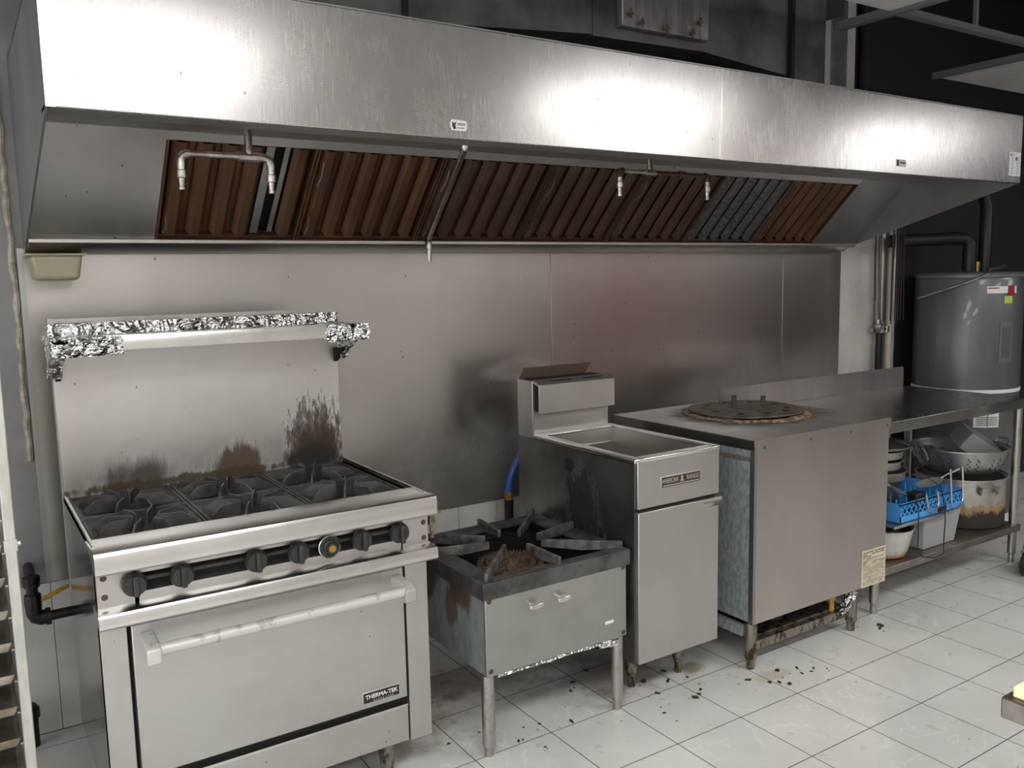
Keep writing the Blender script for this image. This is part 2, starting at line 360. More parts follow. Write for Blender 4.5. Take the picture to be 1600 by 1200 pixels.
def thing(name, loc, label, cat, group=None):
    o = bpy.data.objects.new(name, None); o.empty_display_size = .05; COL.objects.link(o); o.location = loc
    return tag(o, label, cat, group)
def struct(name, mb, m, **k): return tag(mb.build(name, m, **k), kind='structure')
def copy_tree(o, parent=None):
    c = o.copy(); COL.objects.link(c)
    if parent: c.parent = parent
    for ch in list(o.children):
        copy_tree(ch, c)
    return c
def text(name, s, size, m, parent, loc, extrude=.0008, rot=(math.pi / 2, 0, 0), sx=1, align='CENTER'):
    cu_ = bpy.data.curves.new(name, 'FONT'); cu_.body = s; cu_.size = size; cu_.extrude = extrude; cu_.offset = size * .012; cu_.align_x = align; cu_.align_y = 'CENTER'
    to = bpy.data.objects.new(name, cu_); COL.objects.link(to)
    bpy.context.view_layer.update()
    me = bpy.data.meshes.new_from_object(to.evaluated_get(bpy.context.evaluated_depsgraph_get()))
    bpy.data.objects.remove(to)
    me.transform(Matrix.Translation(Vector(loc) - gloc(parent)) @ Matrix.Rotation(rot[2], 4, 'Z') @ Matrix.Rotation(rot[1], 4, 'Y') @ Matrix.Rotation(rot[0], 4, 'X') @ Matrix.Diagonal((sx, 1, 1, 1)))
    me.materials.clear(); me.materials.append(m)
    o = bpy.data.objects.new(name, me); COL.objects.link(o); o.parent = parent
    return o
def crumple(mb, cuts, amp, seed=1):
    r = random.Random(seed)
    bmesh.ops.subdivide_edges(mb.bm, edges=mb.bm.edges, cuts=cuts, use_grid_fill=True)
    for v in mb.bm.verts: v.co += Vector((r.uniform(-1, 1), r.uniform(-1, 1), r.uniform(-1, 1))) * amp
    return mb
def arc(c, r, a0, a1, n, plane='xz'):
    out = []
    for i in range(n + 1):
        a = math.radians(a0 + (a1 - a0) * i / n); p, q = r * math.cos(a), r * math.sin(a)
        out.append({'xz': (c[0] + p, c[1], c[2] + q), 'xy': (c[0] + p, c[1] + q, c[2]), 'yz': (c[0], c[1] + p, c[2] + q)}[plane])
    return out

# ================================================================ THE SETTING
struct('floor', MB().box(-3, 9.3, -6.2, .3, -.1, 0), m_floor)
struct('wall_back', MB().box(-3, 9.3, 0, .12, 0, 3.4), m_wall)
struct('wall_right', MB().box(9.2, 9.3, -6.2, 0, 0, 3.4), m_darkpaint)
struct('wall_far', MB().box(-3, 9.2, -6.2, -6.08, 0, 2.6), m_room)
struct('ceiling', MB().box(-2.88, 3.42, -6.08, -1.6, 2.6, 2.62).box(2.81, 3.42, -1.6, -.978, 2.6, 2.62).box(-2.88, 2.81, -1.6, -1.25, 2.6, 2.62)
       .box(3.42, 9.2, -6.08, -2.2, 2.6, 2.62).box(4.76, 9.2, -2.2, -.36, 2.6, 2.62), m_ceil)
struct('ceiling_slab', MB().box(-2.88, 9.2, -6.08, 0, 3.3, 3.4), m_navy)
tb = thing('ceiling_grid_bar', (3.42, -.73, 2.6), 'bare metal ceiling grid bars crossing the dark opening above the right end of the hood', 'ceiling grid')
b = MB().box(3.41, 3.435, -2.0, -.73, 2.585, 2.62).box(3.405, 3.44, -2.0, -.73, 2.583, 2.588); b.build('main_bar', m_tbar, tb)
b = MB().box(3.44, 4.75, -1.005, -.985, 2.59, 2.62).box(3.44, 4.75, -1.015, -.975, 2.588, 2.592); b.build('cross_bar', m_tbar, tb)
b = MB().box(4.74, 4.765, -2.2, -.36, 2.585, 2.62); b.build('edge_bar', m_tbar, tb)
b = MB().box(4.02, 4.04, -1.003, -.987, 2.6, 2.78).tube([(4.03, -.995, 2.78), (4.6, -.995, 2.95)], .008, 6); b.build('hanger', m_tbar, tb)
b = MB().box(3.9, 3.91, -.4, -.02, 2.8, 3.3); b.build('hanger', m_tbar, tb)

# ceiling lights
for i, (x, y) in enumerate(LIGHTS):
    f = thing('ceiling_light', (x, y, 2.57), 'flat white panel light set in the ceiling of the cooking aisle, leftmost ones added as fill', 'ceiling light', 'panel lights over the aisle')
    MB().box(x - .62, x + .62, y - .33, y - .30, 2.57, 2.6).box(x - .62, x + .62, y + .30, y + .33, 2.57, 2.6).box(x - .62, x - .6, y - .3, y + .3, 2.57, 2.6).box(x + .6, x + .62, y - .3, y + .3, 2.57, 2.6).build('frame', m_labelw, f)
    MB().box(x - .6, x + .6, y - .3, y + .3, 2.575, 2.59).build('diffuser', MLAMP if i else globals().setdefault('MLAMP', mat('lamp diffuser', (.9, .9, .9), .5, 0, emit=((1, .985, .965), LAMP))), f)

# steel wall cladding
cl = [(.24, 2.353, 'wide brushed steel wall sheet behind the six burner range and stock pot stove'),
      (2.353, 3.949, 'brushed steel wall sheet behind the fryer and the round iron lid'),
      (3.949, 4.46, 'narrow darker steel wall sheet at the right end, next to the white wall')]
for x0, x1, lb in cl:
    tag(MB().box(x0 + .001, x1 - .001, -.008, -.0005, .535, 1.66).build('wall_sheet', m_wallsteel, bevel=.001), lb, 'wall panel', 'steel wall cladding')
tag(MB().box(.228, .246, -.016, -.0085, .535, 1.66).build('corner_strip', m_hoodside), 'thin vertical metal strip along the left edge of the steel wall sheets', 'strip')
b = MB(); 
pts = [(.205, -.003, 1.66)]
z = 2.2
path = []
while z > .95:
    path.append((.215 + rnd.uniform(-.004, .004), -.004, z)); z -= .04
b.tube(path, [rnd.uniform(.006, .013) for _ in path], 7)
tag(b.build('caulk_bead', mat('old caulk', (.42, .38, .30), .7, 0, (.25, .21, .15), 30)), 'ragged yellowed caulk bead running down the wall left of the hood', 'caulk')

# ================================================================ HOOD
HX0, HX1, HXS = .25, 4.41, 2.3665
hood = thing('exhaust_hood', (HX0, 0, 1.65), 'long brushed stainless steel exhaust hood hanging over the cooking line', 'exhaust hood')
MB().box(HX0, HXS - .002, -1.035, -1.022, 1.932, 2.245).build('front_panel', m_hood, hood, bevel=.003)
MB().box(HXS + .002, HX1, -1.035, -1.022, 1.932, 2.245).build('front_panel', m_hood, hood, bevel=.003)
MB().box(HXS - .005, HXS + .005, -1.038, -1.03, 1.934, 2.244).build('seam_strip', m_trim, hood)
MB().box(HX0, HX0 + .02, -1.037, -1.02, 1.932, 2.245).build('corner_trim', m_trim, hood)
MB().box(HX0, HX1, -1.022, -.94, 1.932, 1.94).build('bottom_lip', m_hoodside, hood)
side = [(-1.022, 1.932), (-1.022, 2.245), (-.003, 2.27), (-.003, 1.645), (-.06, 1.645), (-.12, 1.675)]
MB().prism(side, 'x', HX0, HX0 + .006).build('side_panel', m_hoodside, hood)
MB().prism(side, 'x', HX1 - .006, HX1).build('side_panel', m_hoodside, hood)
MB().box(HX0, HX1, -1.03, -.01, 2.245, 2.25).build('top_panel', m_hoodside, hood)
MB().prism([(-.47, 1.992), (-.475, 1.998), (-1.0, 2.03), (-1.0, 2.024)], 'x', HX0 + .006, HX1 - .006).build('upper_panel', m_hoodin, hood)
# sloped plates beside the filter bank
def slope_pt(u, v, d=0):  # v along slope from the trough
    c = math.sqrt(.5); return (u, -.146 - v * c + d * c * 0 + d * c, 1.687 + v * c + d * c)
def slope_box(b, u0, u1, v0, v1, d0, d1, mi=0):
    b.hexa([slope_pt(u0, v0, d0), slope_pt(u1, v0, d0), slope_pt(u1, v1, d0), slope_pt(u0, v1, d0)], [slope_pt(u0, v0, d1), slope_pt(u1, v0, d1), slope_pt(u1, v1, d1), slope_pt(u0, v1, d1)], mi)
b = MB(); slope_box(b, HX0 + .006, .627, -.01, .45, .0, .01); b.build('blank_panel', m_hoodin, hood)
b = MB(); slope_box(b, 4.013, HX1 - .006, -.01, .45, .0, .01); b.build('blank_panel', m_hoodside, hood)
b = MB(); slope_box(b, .627, 4.013, .402, .46, .0, .01); b.build('filter_rail', m_hoodin, hood)
b = MB(); slope_box(b, .3, 4.35, -.02, .0, -.004, .03); b.build('filter_rail', m_filterdark, hood, label='dark greasy lower filter rail')
# backing plate deep behind the filters
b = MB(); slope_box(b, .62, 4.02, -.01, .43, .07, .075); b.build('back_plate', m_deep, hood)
MB().prism([(-.155, 1.684), (-.155, 1.673), (-.15, 1.668), (-.02, 1.640), (-.008, 1.640), (-.008, 1.690), (-.14, 1.690)], 'x', HX0 + .006, HX1 - .02).build('grease_trough', m_steel, hood, bevel=.001)

# baffle filters
FW = (4.013 - .627) / 7
def make_filter(i, mt, missing=None):
    u0 = .627 + i * FW + .002; u1 = u0 + FW - .004
    root = thing('grease_filter', slope_pt(u0, 0, 0), FL[i], 'grease filter', 'baffle grease filters in the hood')
    b = MB(); slope_box(b, u0, u0 + .008, 0, .40, .0, .035); slope_box(b, u1 - .008, u1, 0, .40, .0, .035)
    slope_box(b, u0, u1, 0, .010, .012, .035); slope_box(b, u0, u1, .392, .40, .012, .035)
    b.build('frame', mt, root)
    n = 6; pw = (u1 - u0 - .016) / n
    b = MB()
    for k in range(n):
        c = u0 + .008 + (k + .5) * pw
        if missing == k: continue
        h = pw * .37
        # front baffle: shallow trapezoid with pointed lower end
        for (ua, ub, da, db) in ((c - h, c - h * .45, .018, .0), (c - h * .45, c + h * .45, .0, .0), (c + h * .45, c + h, .0, .018)):
            va0 = .012 if da == 0 else .028; vb0 = .012 if db == 0 else .028
            b.hexa([slope_pt(ua, va0, da), slope_pt(ub, vb0, db), slope_pt(ub, .395, db), slope_pt(ua, .395, da)],
                   [slope_pt(ua, va0, da + .0015), slope_pt(ub, vb0, db + .0015), slope_pt(ub, .395, db + .0015), slope_pt(ua, .395, da + .0015)])
        c2 = c + pw * .5
        if k < n - 1 and missing != k + 1: slope_box(b, c2 - pw * .3, c2 + pw * .3, .012, .39, .032, .0335)
    b.build('baffles', mt, root)
    if missing is not None:
        c = u0 + .008 + (missing + .5) * pw
        b = MB(); slope_box(b, c - pw * .55, c - pw * .20, .02, .39, .012, .016); slope_box(b, c + pw * .28, c + pw * .5, .02, .39, .020, .024); b.build('bare_slat', m_alu, root, label='bare silvery slat beside the open gap')
    for v0, v1 in ((.26, .36), (.04, .12)):
        if i == 0 and v0 > .2: continue
        uc = u0 + .018
        b = MB(); b.tube([slope_pt(uc, v0, .0), slope_pt(uc, v0, -.018), slope_pt(uc + .004, (v0 + v1) / 2, -.022), slope_pt(uc, v1, -.018), slope_pt(uc, v1, .0)], .0022, 6)
        b.build('handle', m_pipe, root)
FL = ['leftmost reddish brown baffle filter with one slat missing and an open black gap',
      'reddish brown baffle filter with yellow grease runs, second from the left',
      'dark brown baffle filter crossed by the slanting steel pipe',
      'dark brown baffle filter at the middle of the row, above the fryer',
      'brown baffle filter behind the twin nozzle pipe on the right',
      'greyish baffle filter with scrubbed bare metal near its lower edge',
      'rightmost brown baffle filter next to the plain end plate of the hood']
for i in range(7): make_filter(i, [m_filter, m_filter, m_filterdark, m_filterdark, m_filterdark, m_filtergrey, m_filter][i], 4 if i == 0 else None)

# nozzle pipes
def nozzle(parent, x, y, z, mt):
    MB().lathe([(0, 0), (.011, 0), (.011, -.018), (.013, -.02), (.013, -.038), (.009, -.04), (.0075, -.062), (.009, -.063), (.009, -.07), (0, -.07)], (x, y, z), 14).build('nozzle', mt, parent)
p = thing('suppression_pipe', (.765, -.8, 1.88), 'chrome fire suppression pipe with two drooping nozzles in front of the leftmost filter', 'fire suppression pipe')
MB().cyl((.765, -.8, 2.02), (.765, -.8, 1.885), .011).build('riser', m_pipe, p)
MB().cyl((.60, -.8, 1.881), (.735, -.8, 1.881), .009).build('arm', m_pipe, p)
MB().cyl((.735, -.8, 1.881), (.795, -.8, 1.881), .014).cyl((.765, -.8, 1.88), (.765, -.8, 1.91), .013).build('tee', m_pipe, p)
MB().tube([(.605, -.8, 1.881)] + arc((.60, -.8, 1.863), .018, 90, 180, 5) + [(.582, -.8, 1.85)], .012).build('elbow', m_pipe, p)
MB().tube([(.79, -.8, 1.881), (.80, -.8, 1.881)] + arc((.806, -.8, 1.861), .018, 80, 0, 5) + [(.824, -.8, 1.85)], .012).build('elbow', m_pipe, p)
nozzle(p, .582, -.8, 1.855, m_pipe); nozzle(p, .824, -.8, 1.853, m_pipe)
p = thing('suppression_pipe', (2.244, -.8, 1.91), 'brown and chrome fire suppression pipe with two small nozzles before the middle right filters', 'fire suppression pipe')
MB().cyl((2.244, -.8, 2.02), (2.244, -.8, 1.91), .010).build('riser', m_pipe, p)
MB().cyl((2.11, -.8, 1.908), (2.244, -.8, 1.908), .008).build('arm', m_pipe, p)
MB().cyl((2.244, -.8, 1.908), (2.53, -.8, 1.908), .009).cyl((2.39, -.8, 1.908), (2.42, -.8, 1.908), .013).build('arm', m_pipebrown, p, label='greasy brown right arm')
MB().cyl((2.22, -.8, 1.908), (2.27, -.8, 1.908), .013).cyl((2.244, -.8, 1.908), (2.244, -.8, 1.93), .012).build('tee', m_pipe, p)
for x, s in ((2.11, -1), (2.53, 1)):
    MB().tube([(x - s * .005, -.8, 1.908), (x + s * .008, -.8, 1.906), (x + s * .011, -.8, 1.897), (x + s * .011, -.8, 1.885)], .013).build('elbow', m_pipebrown, p)
    nozzle(p, x + s * .011, -.8, 1.888, m_pipe)
p = thing('suppression_pipe', (1.65, -.16, 1.66), 'single slanting steel pipe running down across the filters to a nozzle', 'fire suppression pipe')
MB().tube([(1.40, -.92, 1.985), (1.40, -.90, 1.93), (1.635, -.20, 1.70), (1.65, -.17, 1.685), (1.65, -.165, 1.66)], .0095).build('pipe', m_pipe, p)
MB().cyl((1.395, -.925, 2.02), (1.40, -.90, 1.93), .014).build('collar', m_pipe, p)
MB().lathe([(0, .0), (.013, 0), (.013, -.02), (.009, -.022), (.009, -.045), (.007, -.07), (0, -.07)], (1.65, -.165, 1.672), 14).build('nozzle', m_pipe, p)

# grease cup under the left end of the trough
p = thing('grease_cup', (.33, -.08, 1.555), 'cloudy yellowish plastic grease container hung under the left end of the hood', 'plastic container')
MB().hexa([(.268, -.145, 1.555), (.392, -.145, 1.555), (.392, -.03, 1.555), (.268, -.03, 1.555)], [(.256, -.155, 1.635), (.405, -.155, 1.635), (.405, -.015, 1.635), (.256, -.015, 1.635)]).build('cup', m_cream, p, bevel=.012, seg=3)
MB().box(.244, .416, -.165, -.0085, 1.632, 1.639).build('rim', m_cream, p, bevel=.002)

# stickers on the hood
s = tag(MB().prism([(1.275, 1.978), (1.28, 1.986), (1.325, 1.984), (1.331, 1.976), (1.326, 1.955), (1.28, 1.955), (1.275, 1.965)], 'y', -1.0365, -1.0352).build('hood_sticker', m_labelw), 'small cut corner white maker sticker low on the hood front', 'sticker')
MB().prism([(1.281, 1.98), (1.287, 1.975), (1.294, 1.981), (1.291, 1.968), (1.294, 1.960), (1.285, 1.958), (1.28, 1.968)], 'y', -1.0372, -1.0366).build('emblem', m_ink, s)
for k, (zz, w_) in enumerate(((1.974, .030), (1.9705, .026), (1.962, .022))):
    MB().box(1.297, 1.297 + w_, -1.0372, -1.0366, zz, zz + .0018).build('print_line', m_ink, s)
s = tag(MB().box(3.405, 3.475, -1.0362, -1.0352, 1.963, 1.992).build('hood_sticker', mat('worn sticker', (.55, .54, .52), .5, .4)), 'tiny worn sticker on the right part of the hood front', 'sticker')
MB().box(3.41, 3.422, -1.037, -1.0363, 1.965, 1.99).build('emblem', m_ink, s); MB().box(3.43, 3.47, -1.037, -1.0363, 1.976, 1.982).build('print_line', m_ink, s)
s = tag(MB().box(4.302, 4.40, -1.0365, -1.0352, 1.965, 2.077).build('hood_notice', m_labelw), 'white printed notice with blue marks at the right end of the hood', 'notice')
b = MB()
for k in range(13):
    zz = 2.065 - k * .0075; b.box(4.318 if k % 3 else 4.31, 4.345 - (k % 4) * .003, -1.0372, -1.0366, zz, zz + .002); b.box(4.36, 4.392 - (k % 3) * .004, -1.0372, -1.0366, zz - .012, zz - .010)
b.build('printed_lines', m_inkblue, s)
MB().cyl((4.311, -1.0366, 2.062), (4.311, -1.0374, 2.062), .006).cyl((4.36, -1.0366, 2.045), (4.36, -1.0374, 2.045), .009).build('round_mark', m_inkblue, s)

# ================================================================ DUCTWORK ABOVE
d = thing('exhaust_duct', (1.8, -.4, 2.3), 'grimy grey exhaust ductwork sitting above the hood', 'duct')
MB().prism([(.6, 2.29), (1.28, 2.325), (1.28, 3.25), (.6, 3.25)], 'y', -.76, -.2).build('duct_section', m_duct, d)
MB().prism([(1.283, 2.325), (2.02, 2.383), (2.02, 3.25), (1.283, 3.25)], 'y', -.75, -.2).build('duct_section', m_duct, d)
MB().prism([(2.023, 2.378), (2.58, 2.388), (2.58, 3.25), (2.023, 3.25)], 'y', -.75, -.2).build('duct_section', m_duct, d)
MB().prism([(2.583, 2.388), (3.07, 2.35), (3.07, 3.25), (2.583, 3.25)], 'y', -.745, -.2).build('duct_section', m_duct, d)
MB().prism([(3.075, 2.35), (3.32, 2.335), (3.32, 3.25), (3.075, 3.25)], 'y', -.735, -.2).build('duct_section', m_duct, d)
for xs in (1.27, 3.06): MB().box(xs, xs + .02, -.768, -.74, 2.335, 3.25).build('seam', m_blackpipe, d)
ap = MB().box(2.13, 2.56, -.785, -.752, 2.418, 2.75).build('access_cover', m_plate, d, bevel=.003, label='paler smudged access cover')
for x, z in ((2.155, 2.46), (2.21, 2.435), (2.33, 2.432), (2.46, 2.430), (2.50, 2.475), (2.17, 2.6)):
    b = MB().cyl((x, -.785, z), (x, -.80, z), .006, seg=8); b.box(x - .003, x + .003, -.806, -.798, z - .016, z + .016); b.box(x - .012, x + .012, -.804, -.799, z - .003, z + .003)
    b.build('wing_nut', m_rustbr, ap)
MB().box(4.33, 4.46, -.012, -.001, 2.3, 3.2).build('pale_patch', m_alu).name = 'wall_patch'
tag(bpy.data.objects['wall_patch'], 'pale vertical strip of bare wall right of the duct above the hood', 'wall strip')
tag(MB().cyl((4.6, -.03, 2.3), (4.6, -.03, 3.2), .03).build('conduit', m_darkpaint), 'dark vertical pipe in the opening above the right of the hood', 'pipe')

# ================================================================ SIX BURNER RANGE
RX0, RX1 = .269, 1.183
rg = thing('gas_range', ((RX0 + RX1) / 2, -.65, 0), 'stainless steel six burner gas range with one oven and a foil wrapped high shelf', 'range')
MB().box(RX0 + .006, RX0 + .012, -.985, -.30, .155, .905).build('side_panel', m_rangeside, rg, label='shiny reflecting left side')
MB().box(RX1 - .012, RX1 - .006, -.985, -.30, .155, .905).build('side_panel', m_rangeside, rg)
MB().box(RX0 + .012, RX1 - .012, -.96, -.31, .155, .70).build('oven_body', m_deep, rg)
MB().box(RX0 + .006, .337, -.987, -.955, .150, .735).build('front_stile', m_range, rg, bevel=.002)
MB().box(1.104, RX1 - .006, -.987, -.955, .135, .735).build('front_stile', m_range, rg, bevel=.002)
MB().box(.345, 1.100, -.984, -.955, .138, .25).build('kick_panel', m_range, rg, bevel=.002)
MB().box(.345, 1.10, -.985, -.955, .25, .256).build('kick_ledge', m_trim, rg)
MB().box(.34, 1.105, -.972, -.955, .69, .735).build('door_header', m_deep, rg)
door = MB().box(.346, 1.094, -.995, -.955, .284, .690).build('oven_door', m_range, rg, bevel=.003)
# handle
MB().cyl((.375, -1.075, .645), (1.085, -1.075, .645), .0155, seg=20).build('handle_bar', m_white, door, label='whitish taped handle bar')
for x in (.380, 1.072):
    MB().prism([(-.99, .668), (-1.07, .665), (-1.096, .655), (-1.096, .615), (-1.075, .610), (-1.05, .625), (-.99, .64)], 'x', x - .018, x + .018).build('handle_bracket', m_white, door, bevel=.006, seg=3)
bd = MB().box(.948, 1.068, -.9985, -.994, .300, .336).build('badge', m_badgesilver, door, bevel=.001)
MB().box(.951, 1.065, -.9995, -.998, .303, .333).build('badge_plate', m_badgeblack, bd)
text('lettering', 'THERMA-TEK', .0172, m_labelw, door, (1.008, -1.0002, .3205), .0006)
text('small_lettering', 'R A N G E  C O R P.', .0075, m_badgesilver, door, (1.014, -1.0002, .3072), .0004)
# trims and control panel
def trim_profile(zt, zb, yo, yi):
    return [(yi, zt), (yo + .012, zt), (yo + .004, zt - .003), (yo, zt - .010), (yo, zb + .006), (yo + .004, zb), (yo + .012, zb), (yo + .012, zb + .004), (yi, zb + .004)]
MB().prism([(-.895, .898), (-1.043, .905), (-1.051, .902), (-1.056, .893), (-1.056, .852), (-1.052, .847), (-1.045, .847), (-1.0, .853), (-.98, .875), (-.895, .888)], 'x', RX0, RX1).build('front_ledge', m_trim, rg)
MB().prism([(-.96, .750), (-1.035, .752), (-1.048, .748), (-1.053, .738), (-1.053, .716), (-1.047, .710), (-1.035, .712), (-.96, .732)], 'x', RX0, RX1).build('lower_ledge', m_trim, rg)
b = MB().box(RX0 + .006, RX0 + .10, -1.002, -.96, .748, .853).box(RX1 - .095, RX1 - .006, -1.002, -.96, .748, .853).box(RX0 + .09, RX1 - .09, -1.002, -.96, .824, .853).box(RX0 + .09, RX1 - .09, -1.002, -.96, .748, .776)
b.build('control_panel', m_range, rg)
MB().box(RX0 + .09, RX1 - .09, -.97, -.95, .77, .83).build('control_recess', m_deep, rg)
MB().cyl((RX0 + .1, -.985, .803), (RX1 - .1, -.985, .803), .006).build('gas_manifold', m_iron, rg)
for x, z in ((RX0 + .022, .826), (RX0 + .022, .778), (RX1 - .02, .815), (RX1 - .02, .768)):
    MB().lathe([(0, .004), (.006, .003), (.008, 0)], (x, -1.002, z), 12, axis='y').build('screw', m_screw, rg)
for x in (.358, .470, .658, .773, .958, 1.075):
    k = MB().lathe([(0, 0), (.026, 0), (.030, .004), (.030, .012), (.027, .020), (.024, .024), (0, .024)], (x, -1.012, .803), 28, axis='y').build('knob', m_knob, rg)
    b = MB(); b.prism([(x - .007, .803 - .025), (x + .007, .803 - .025), (x + .006, .803 + .027), (x - .006, .803 + .027)], 'y', -1.052, -1.034); b.build('grip', m_knob, k, bevel=.003)
k = MB().lathe([(0, 0), (.028, 0), (.030, .003), (.028, .006), (.021, .007), (.021, .014), (.016, .018), (.014, .024), (0, .024)], (.864, -1.012, .800), 28, axis='y').build('oven_dial', m_knob, rg)
MB().lathe([(.030, 0), (.0325, .002), (.030, .004)], (.864, -1.013, .800), 28, axis='y').build('dial_ring', m_trim, k)
MB().lathe([(0, .002), (.010, .002), (.010, 0)], (.864, -1.036, .800), 18, axis='y').build('dial_cap', m_brass, k)
# legs
for x in (.36, 1.06):
    for y in (-.90, -.40):
        MB().lathe([(0, 0), (.016, 0), (.019, .004), (.019, .03), (.022, .035), (.033, .155), (0, .155)], (x, y, 0), 20).build('leg', m_dirtyleg, rg)
# cook top tray
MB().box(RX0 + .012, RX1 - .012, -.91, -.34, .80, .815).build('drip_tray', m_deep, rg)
for xs in (RX0 + .006, RX1 - .010): MB().box(xs, xs + .004, -.895, -.34, .88, .896).build('top_edge', m_iron, rg)
# grates : 3 x 2
GX = [RX0 + .018 + (RX1 - RX0 - .036) * (i + .5) / 3 for i in range(3)]; GY = [-.757, -.478]
gw, gd = (RX1 - RX0 - .036) / 6 - .002, .138
foils = {(1, 1), (1, 0), (0, 0)}
for i, gx in enumerate(GX):
    for j, gy in enumerate(GY):
        b = MB()
        # rim
        b.box(gx - gw, gx + gw, gy - gd, gy - gd + .008, .868, .889).box(gx - gw, gx + gw, gy + gd - .008, gy + gd, .868, .889)
        b.box(gx - gw, gx - gw + .008, gy - gd + .008, gy + gd - .008, .868, .889).box(gx + gw - .008, gx + gw, gy - gd + .008, gy + gd - .008, .868, .889)
        # dished plates with a round opening
        n = 32; ro = .062
        outer = []; inner = []
        for k in range(n):
            a = 2 * math.pi * (k + .5) / n; ca, sa = math.cos(a), math.sin(a)
            q = min((gw - .008) / abs(ca) if abs(ca) > 1e-6 else 9, (gd - .008) / abs(sa) if abs(sa) > 1e-6 else 9)
            outer.append(b.bm.verts.new((gx + ca * q, gy + sa * q, .884))); inner.append(b.bm.verts.new((gx + ca * ro, gy + sa * ro, .852)))
        lo_ = [b.bm.verts.new((v.co.x, v.co.y, v.co.z - .006)) for v in inner]
        for k in range(n):
            k2 = (k + 1) % n
            b.bm.faces.new((outer[k], outer[k2], inner[k2], inner[k])); b.bm.faces.new((inner[k], inner[k2], lo_[k2], lo_[k]))
        g = b.build('grate', m_iron, rg)
        b = MB()
        for k in range(8):
            a = math.radians(22.5 + 45 * k); ca, sa = math.cos(a), math.sin(a)
            q = min((gw - .012) / abs(ca), (gd - .012) / abs(sa)); r0 = .028 if k % 2 else .042; r1 = min(q, .135)
            P = lambda r, z, o: (gx + ca * r - sa * o, gy + sa * r + ca * o, z)
            prof = [(r0, .866), (r0, .902), (r0 + .006, .907), (r1 - .035, .909), (r1, .888), (r1, .878)]
            A = [b.bm.verts.new(P(r, z, -.0023)) for r, z in prof]; B = [b.bm.verts.new(P(r, z, .0023)) for r, z in prof]
            b.bm.faces.new(A); b.bm.faces.new(B[::-1])
            for q_ in range(len(prof)): b.bm.faces.new((A[q_], B[q_], B[(q_ + 1) % len(prof)], A[(q_ + 1) % len(prof)])).material_index = 1 if 0 < q_ < 4 else 0  # fin tops take the paler iron
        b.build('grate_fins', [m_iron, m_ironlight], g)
        b = MB().lathe([(0, .812), (.02, .812), (.022, .835), (.040, .838), (.044, .845), (.040, .853), (.012, .857), (0, .857)], (gx, gy, 0), 28)
        b.build('burner', m_iron, rg)
        if (i, j) in foils:
            b = MB().lathe([(.046, .836), (.085, .842), (.100, .846)], (gx, gy, 0), 30); crumple(b, 1, .0022, i + j * 3)
            b.build('foil_liner', m_foil if (i, j) != (0, 0) else m_crust, rg)
# backguard + shelf
MB().box(RX0 + .008, RX1 - .002, -.335, -.302, .88, 1.40).build('backguard', m_guard, rg, bevel=.002)
MB().box(RX0 + .004, RX0 + .020, -.330, -.30, .60, 1.44).box(RX0 + .004, RX1 - .02, -.306, -.300, 1.38, 1.437).build('flue_riser', m_hoodside, rg)
b = MB().box(RX0 - .002, RX1 - .012, -.372, -.31, 1.385, 1.425); crumple(b, 6, .0016, 3); b.build('rear_foil', m_foil, rg)
MB().prism([(-.31, 1.386), (-.555, 1.386), (-.568, 1.395), (-.572, 1.385), (-.570, 1.350), (-.560, 1.348), (-.555, 1.378), (-.31, 1.378)], 'x', RX0 + .12, RX1 - .10).build('high_shelf', m_trim, rg, smooth=50)
for x0, x1, sd in ((RX0 - .012, RX0 + .17, 5), (RX1 - .13, RX1 + .018, 6)):
    b = MB(); n = 26
    prof = [(-.31, 1.388), (-.56, 1.390), (-.575, 1.392), (-.578, 1.380), (-.577, 1.345), (-.568, 1.338), (-.31, 1.376)]
    b.prism(prof, 'x', x0, x1); crumple(b, 7, .0028, sd); b.build('shelf_foil', m_foil, rg)
b = MB().box(RX0 + .15, RX1 - .12, -.46, -.33, 1.387, 1.390); crumple(b, 9, .0016, 8); b.build('shelf_foil', m_foil, rg)
for x, sd in ((RX0 - .008, 11), (RX1 - .005, 12)):
    b = MB().prism([(-.338, 1.38), (-.565, 1.38), (-.53, 1.345), (-.42, 1.30), (-.37, 1.262), (-.338, 1.262)], 'x', x, x + (.036 if x < .5 else .016)); crumple(b, 4, .003, sd)
    b.build('shelf_bracket', m_foil, rg, label='foil wrapped side bracket of the high shelf')
    MB().prism([(-.337, 1.30), (-.40, 1.30), (-.355, 1.255), (-.337, 1.250)], 'x', x + (.02 if x < .5 else -.014), x + (.034 if x < .5 else -.002)).build('bracket_core', m_deep, rg)
b = MB().box(1.186, 1.205, -1.0, -.985, .80, .845).box(1.186, 1.225, -1.0, -.99, .832, .842).box(1.19, 1.2, -.998, -.99, .76, .80)
b.build('side_latch', m_rustbr, rg, label='rusty latch on the right side of the range')

# ================================================================ STOCK POT STOVE
st = thing('stock_pot_stove', (1.65, -.735, 0), 'low single burner stock pot stove on legs with black cast iron top and rusty side', 'stove')
SX0, SX1, SY0, SY1 = 1.35, 1.95, -1.021, -.45
MB().box(SX0 + .008, SX0 + .014, SY0 + .012, SY1 - .01, .280, .53).build('side_panel', m_stoveside, st, label='rust stained left side')
MB().box(SX1 - .014, SX1 - .008, SY0 + .012, SY1 - .01, .275, .53).build('side_panel', m_stoveside, st)
MB().box(SX0 + .01, SX1 - .01, SY1 - .012, SY1 - .006, .28, .53).build('rear_panel', m_stoveside, st)
MB().box(SX0 + .008, SX1 - .016, SY0 - .0, SY0 + .012, .276, .534).build('front_panel', m_stove, st, bevel=.002)
MB().box(SX0 + .02, SX1 - .02, SY0 + .02, SY1 - .02, .40, .41).build('drip_plate', m_deep, st)
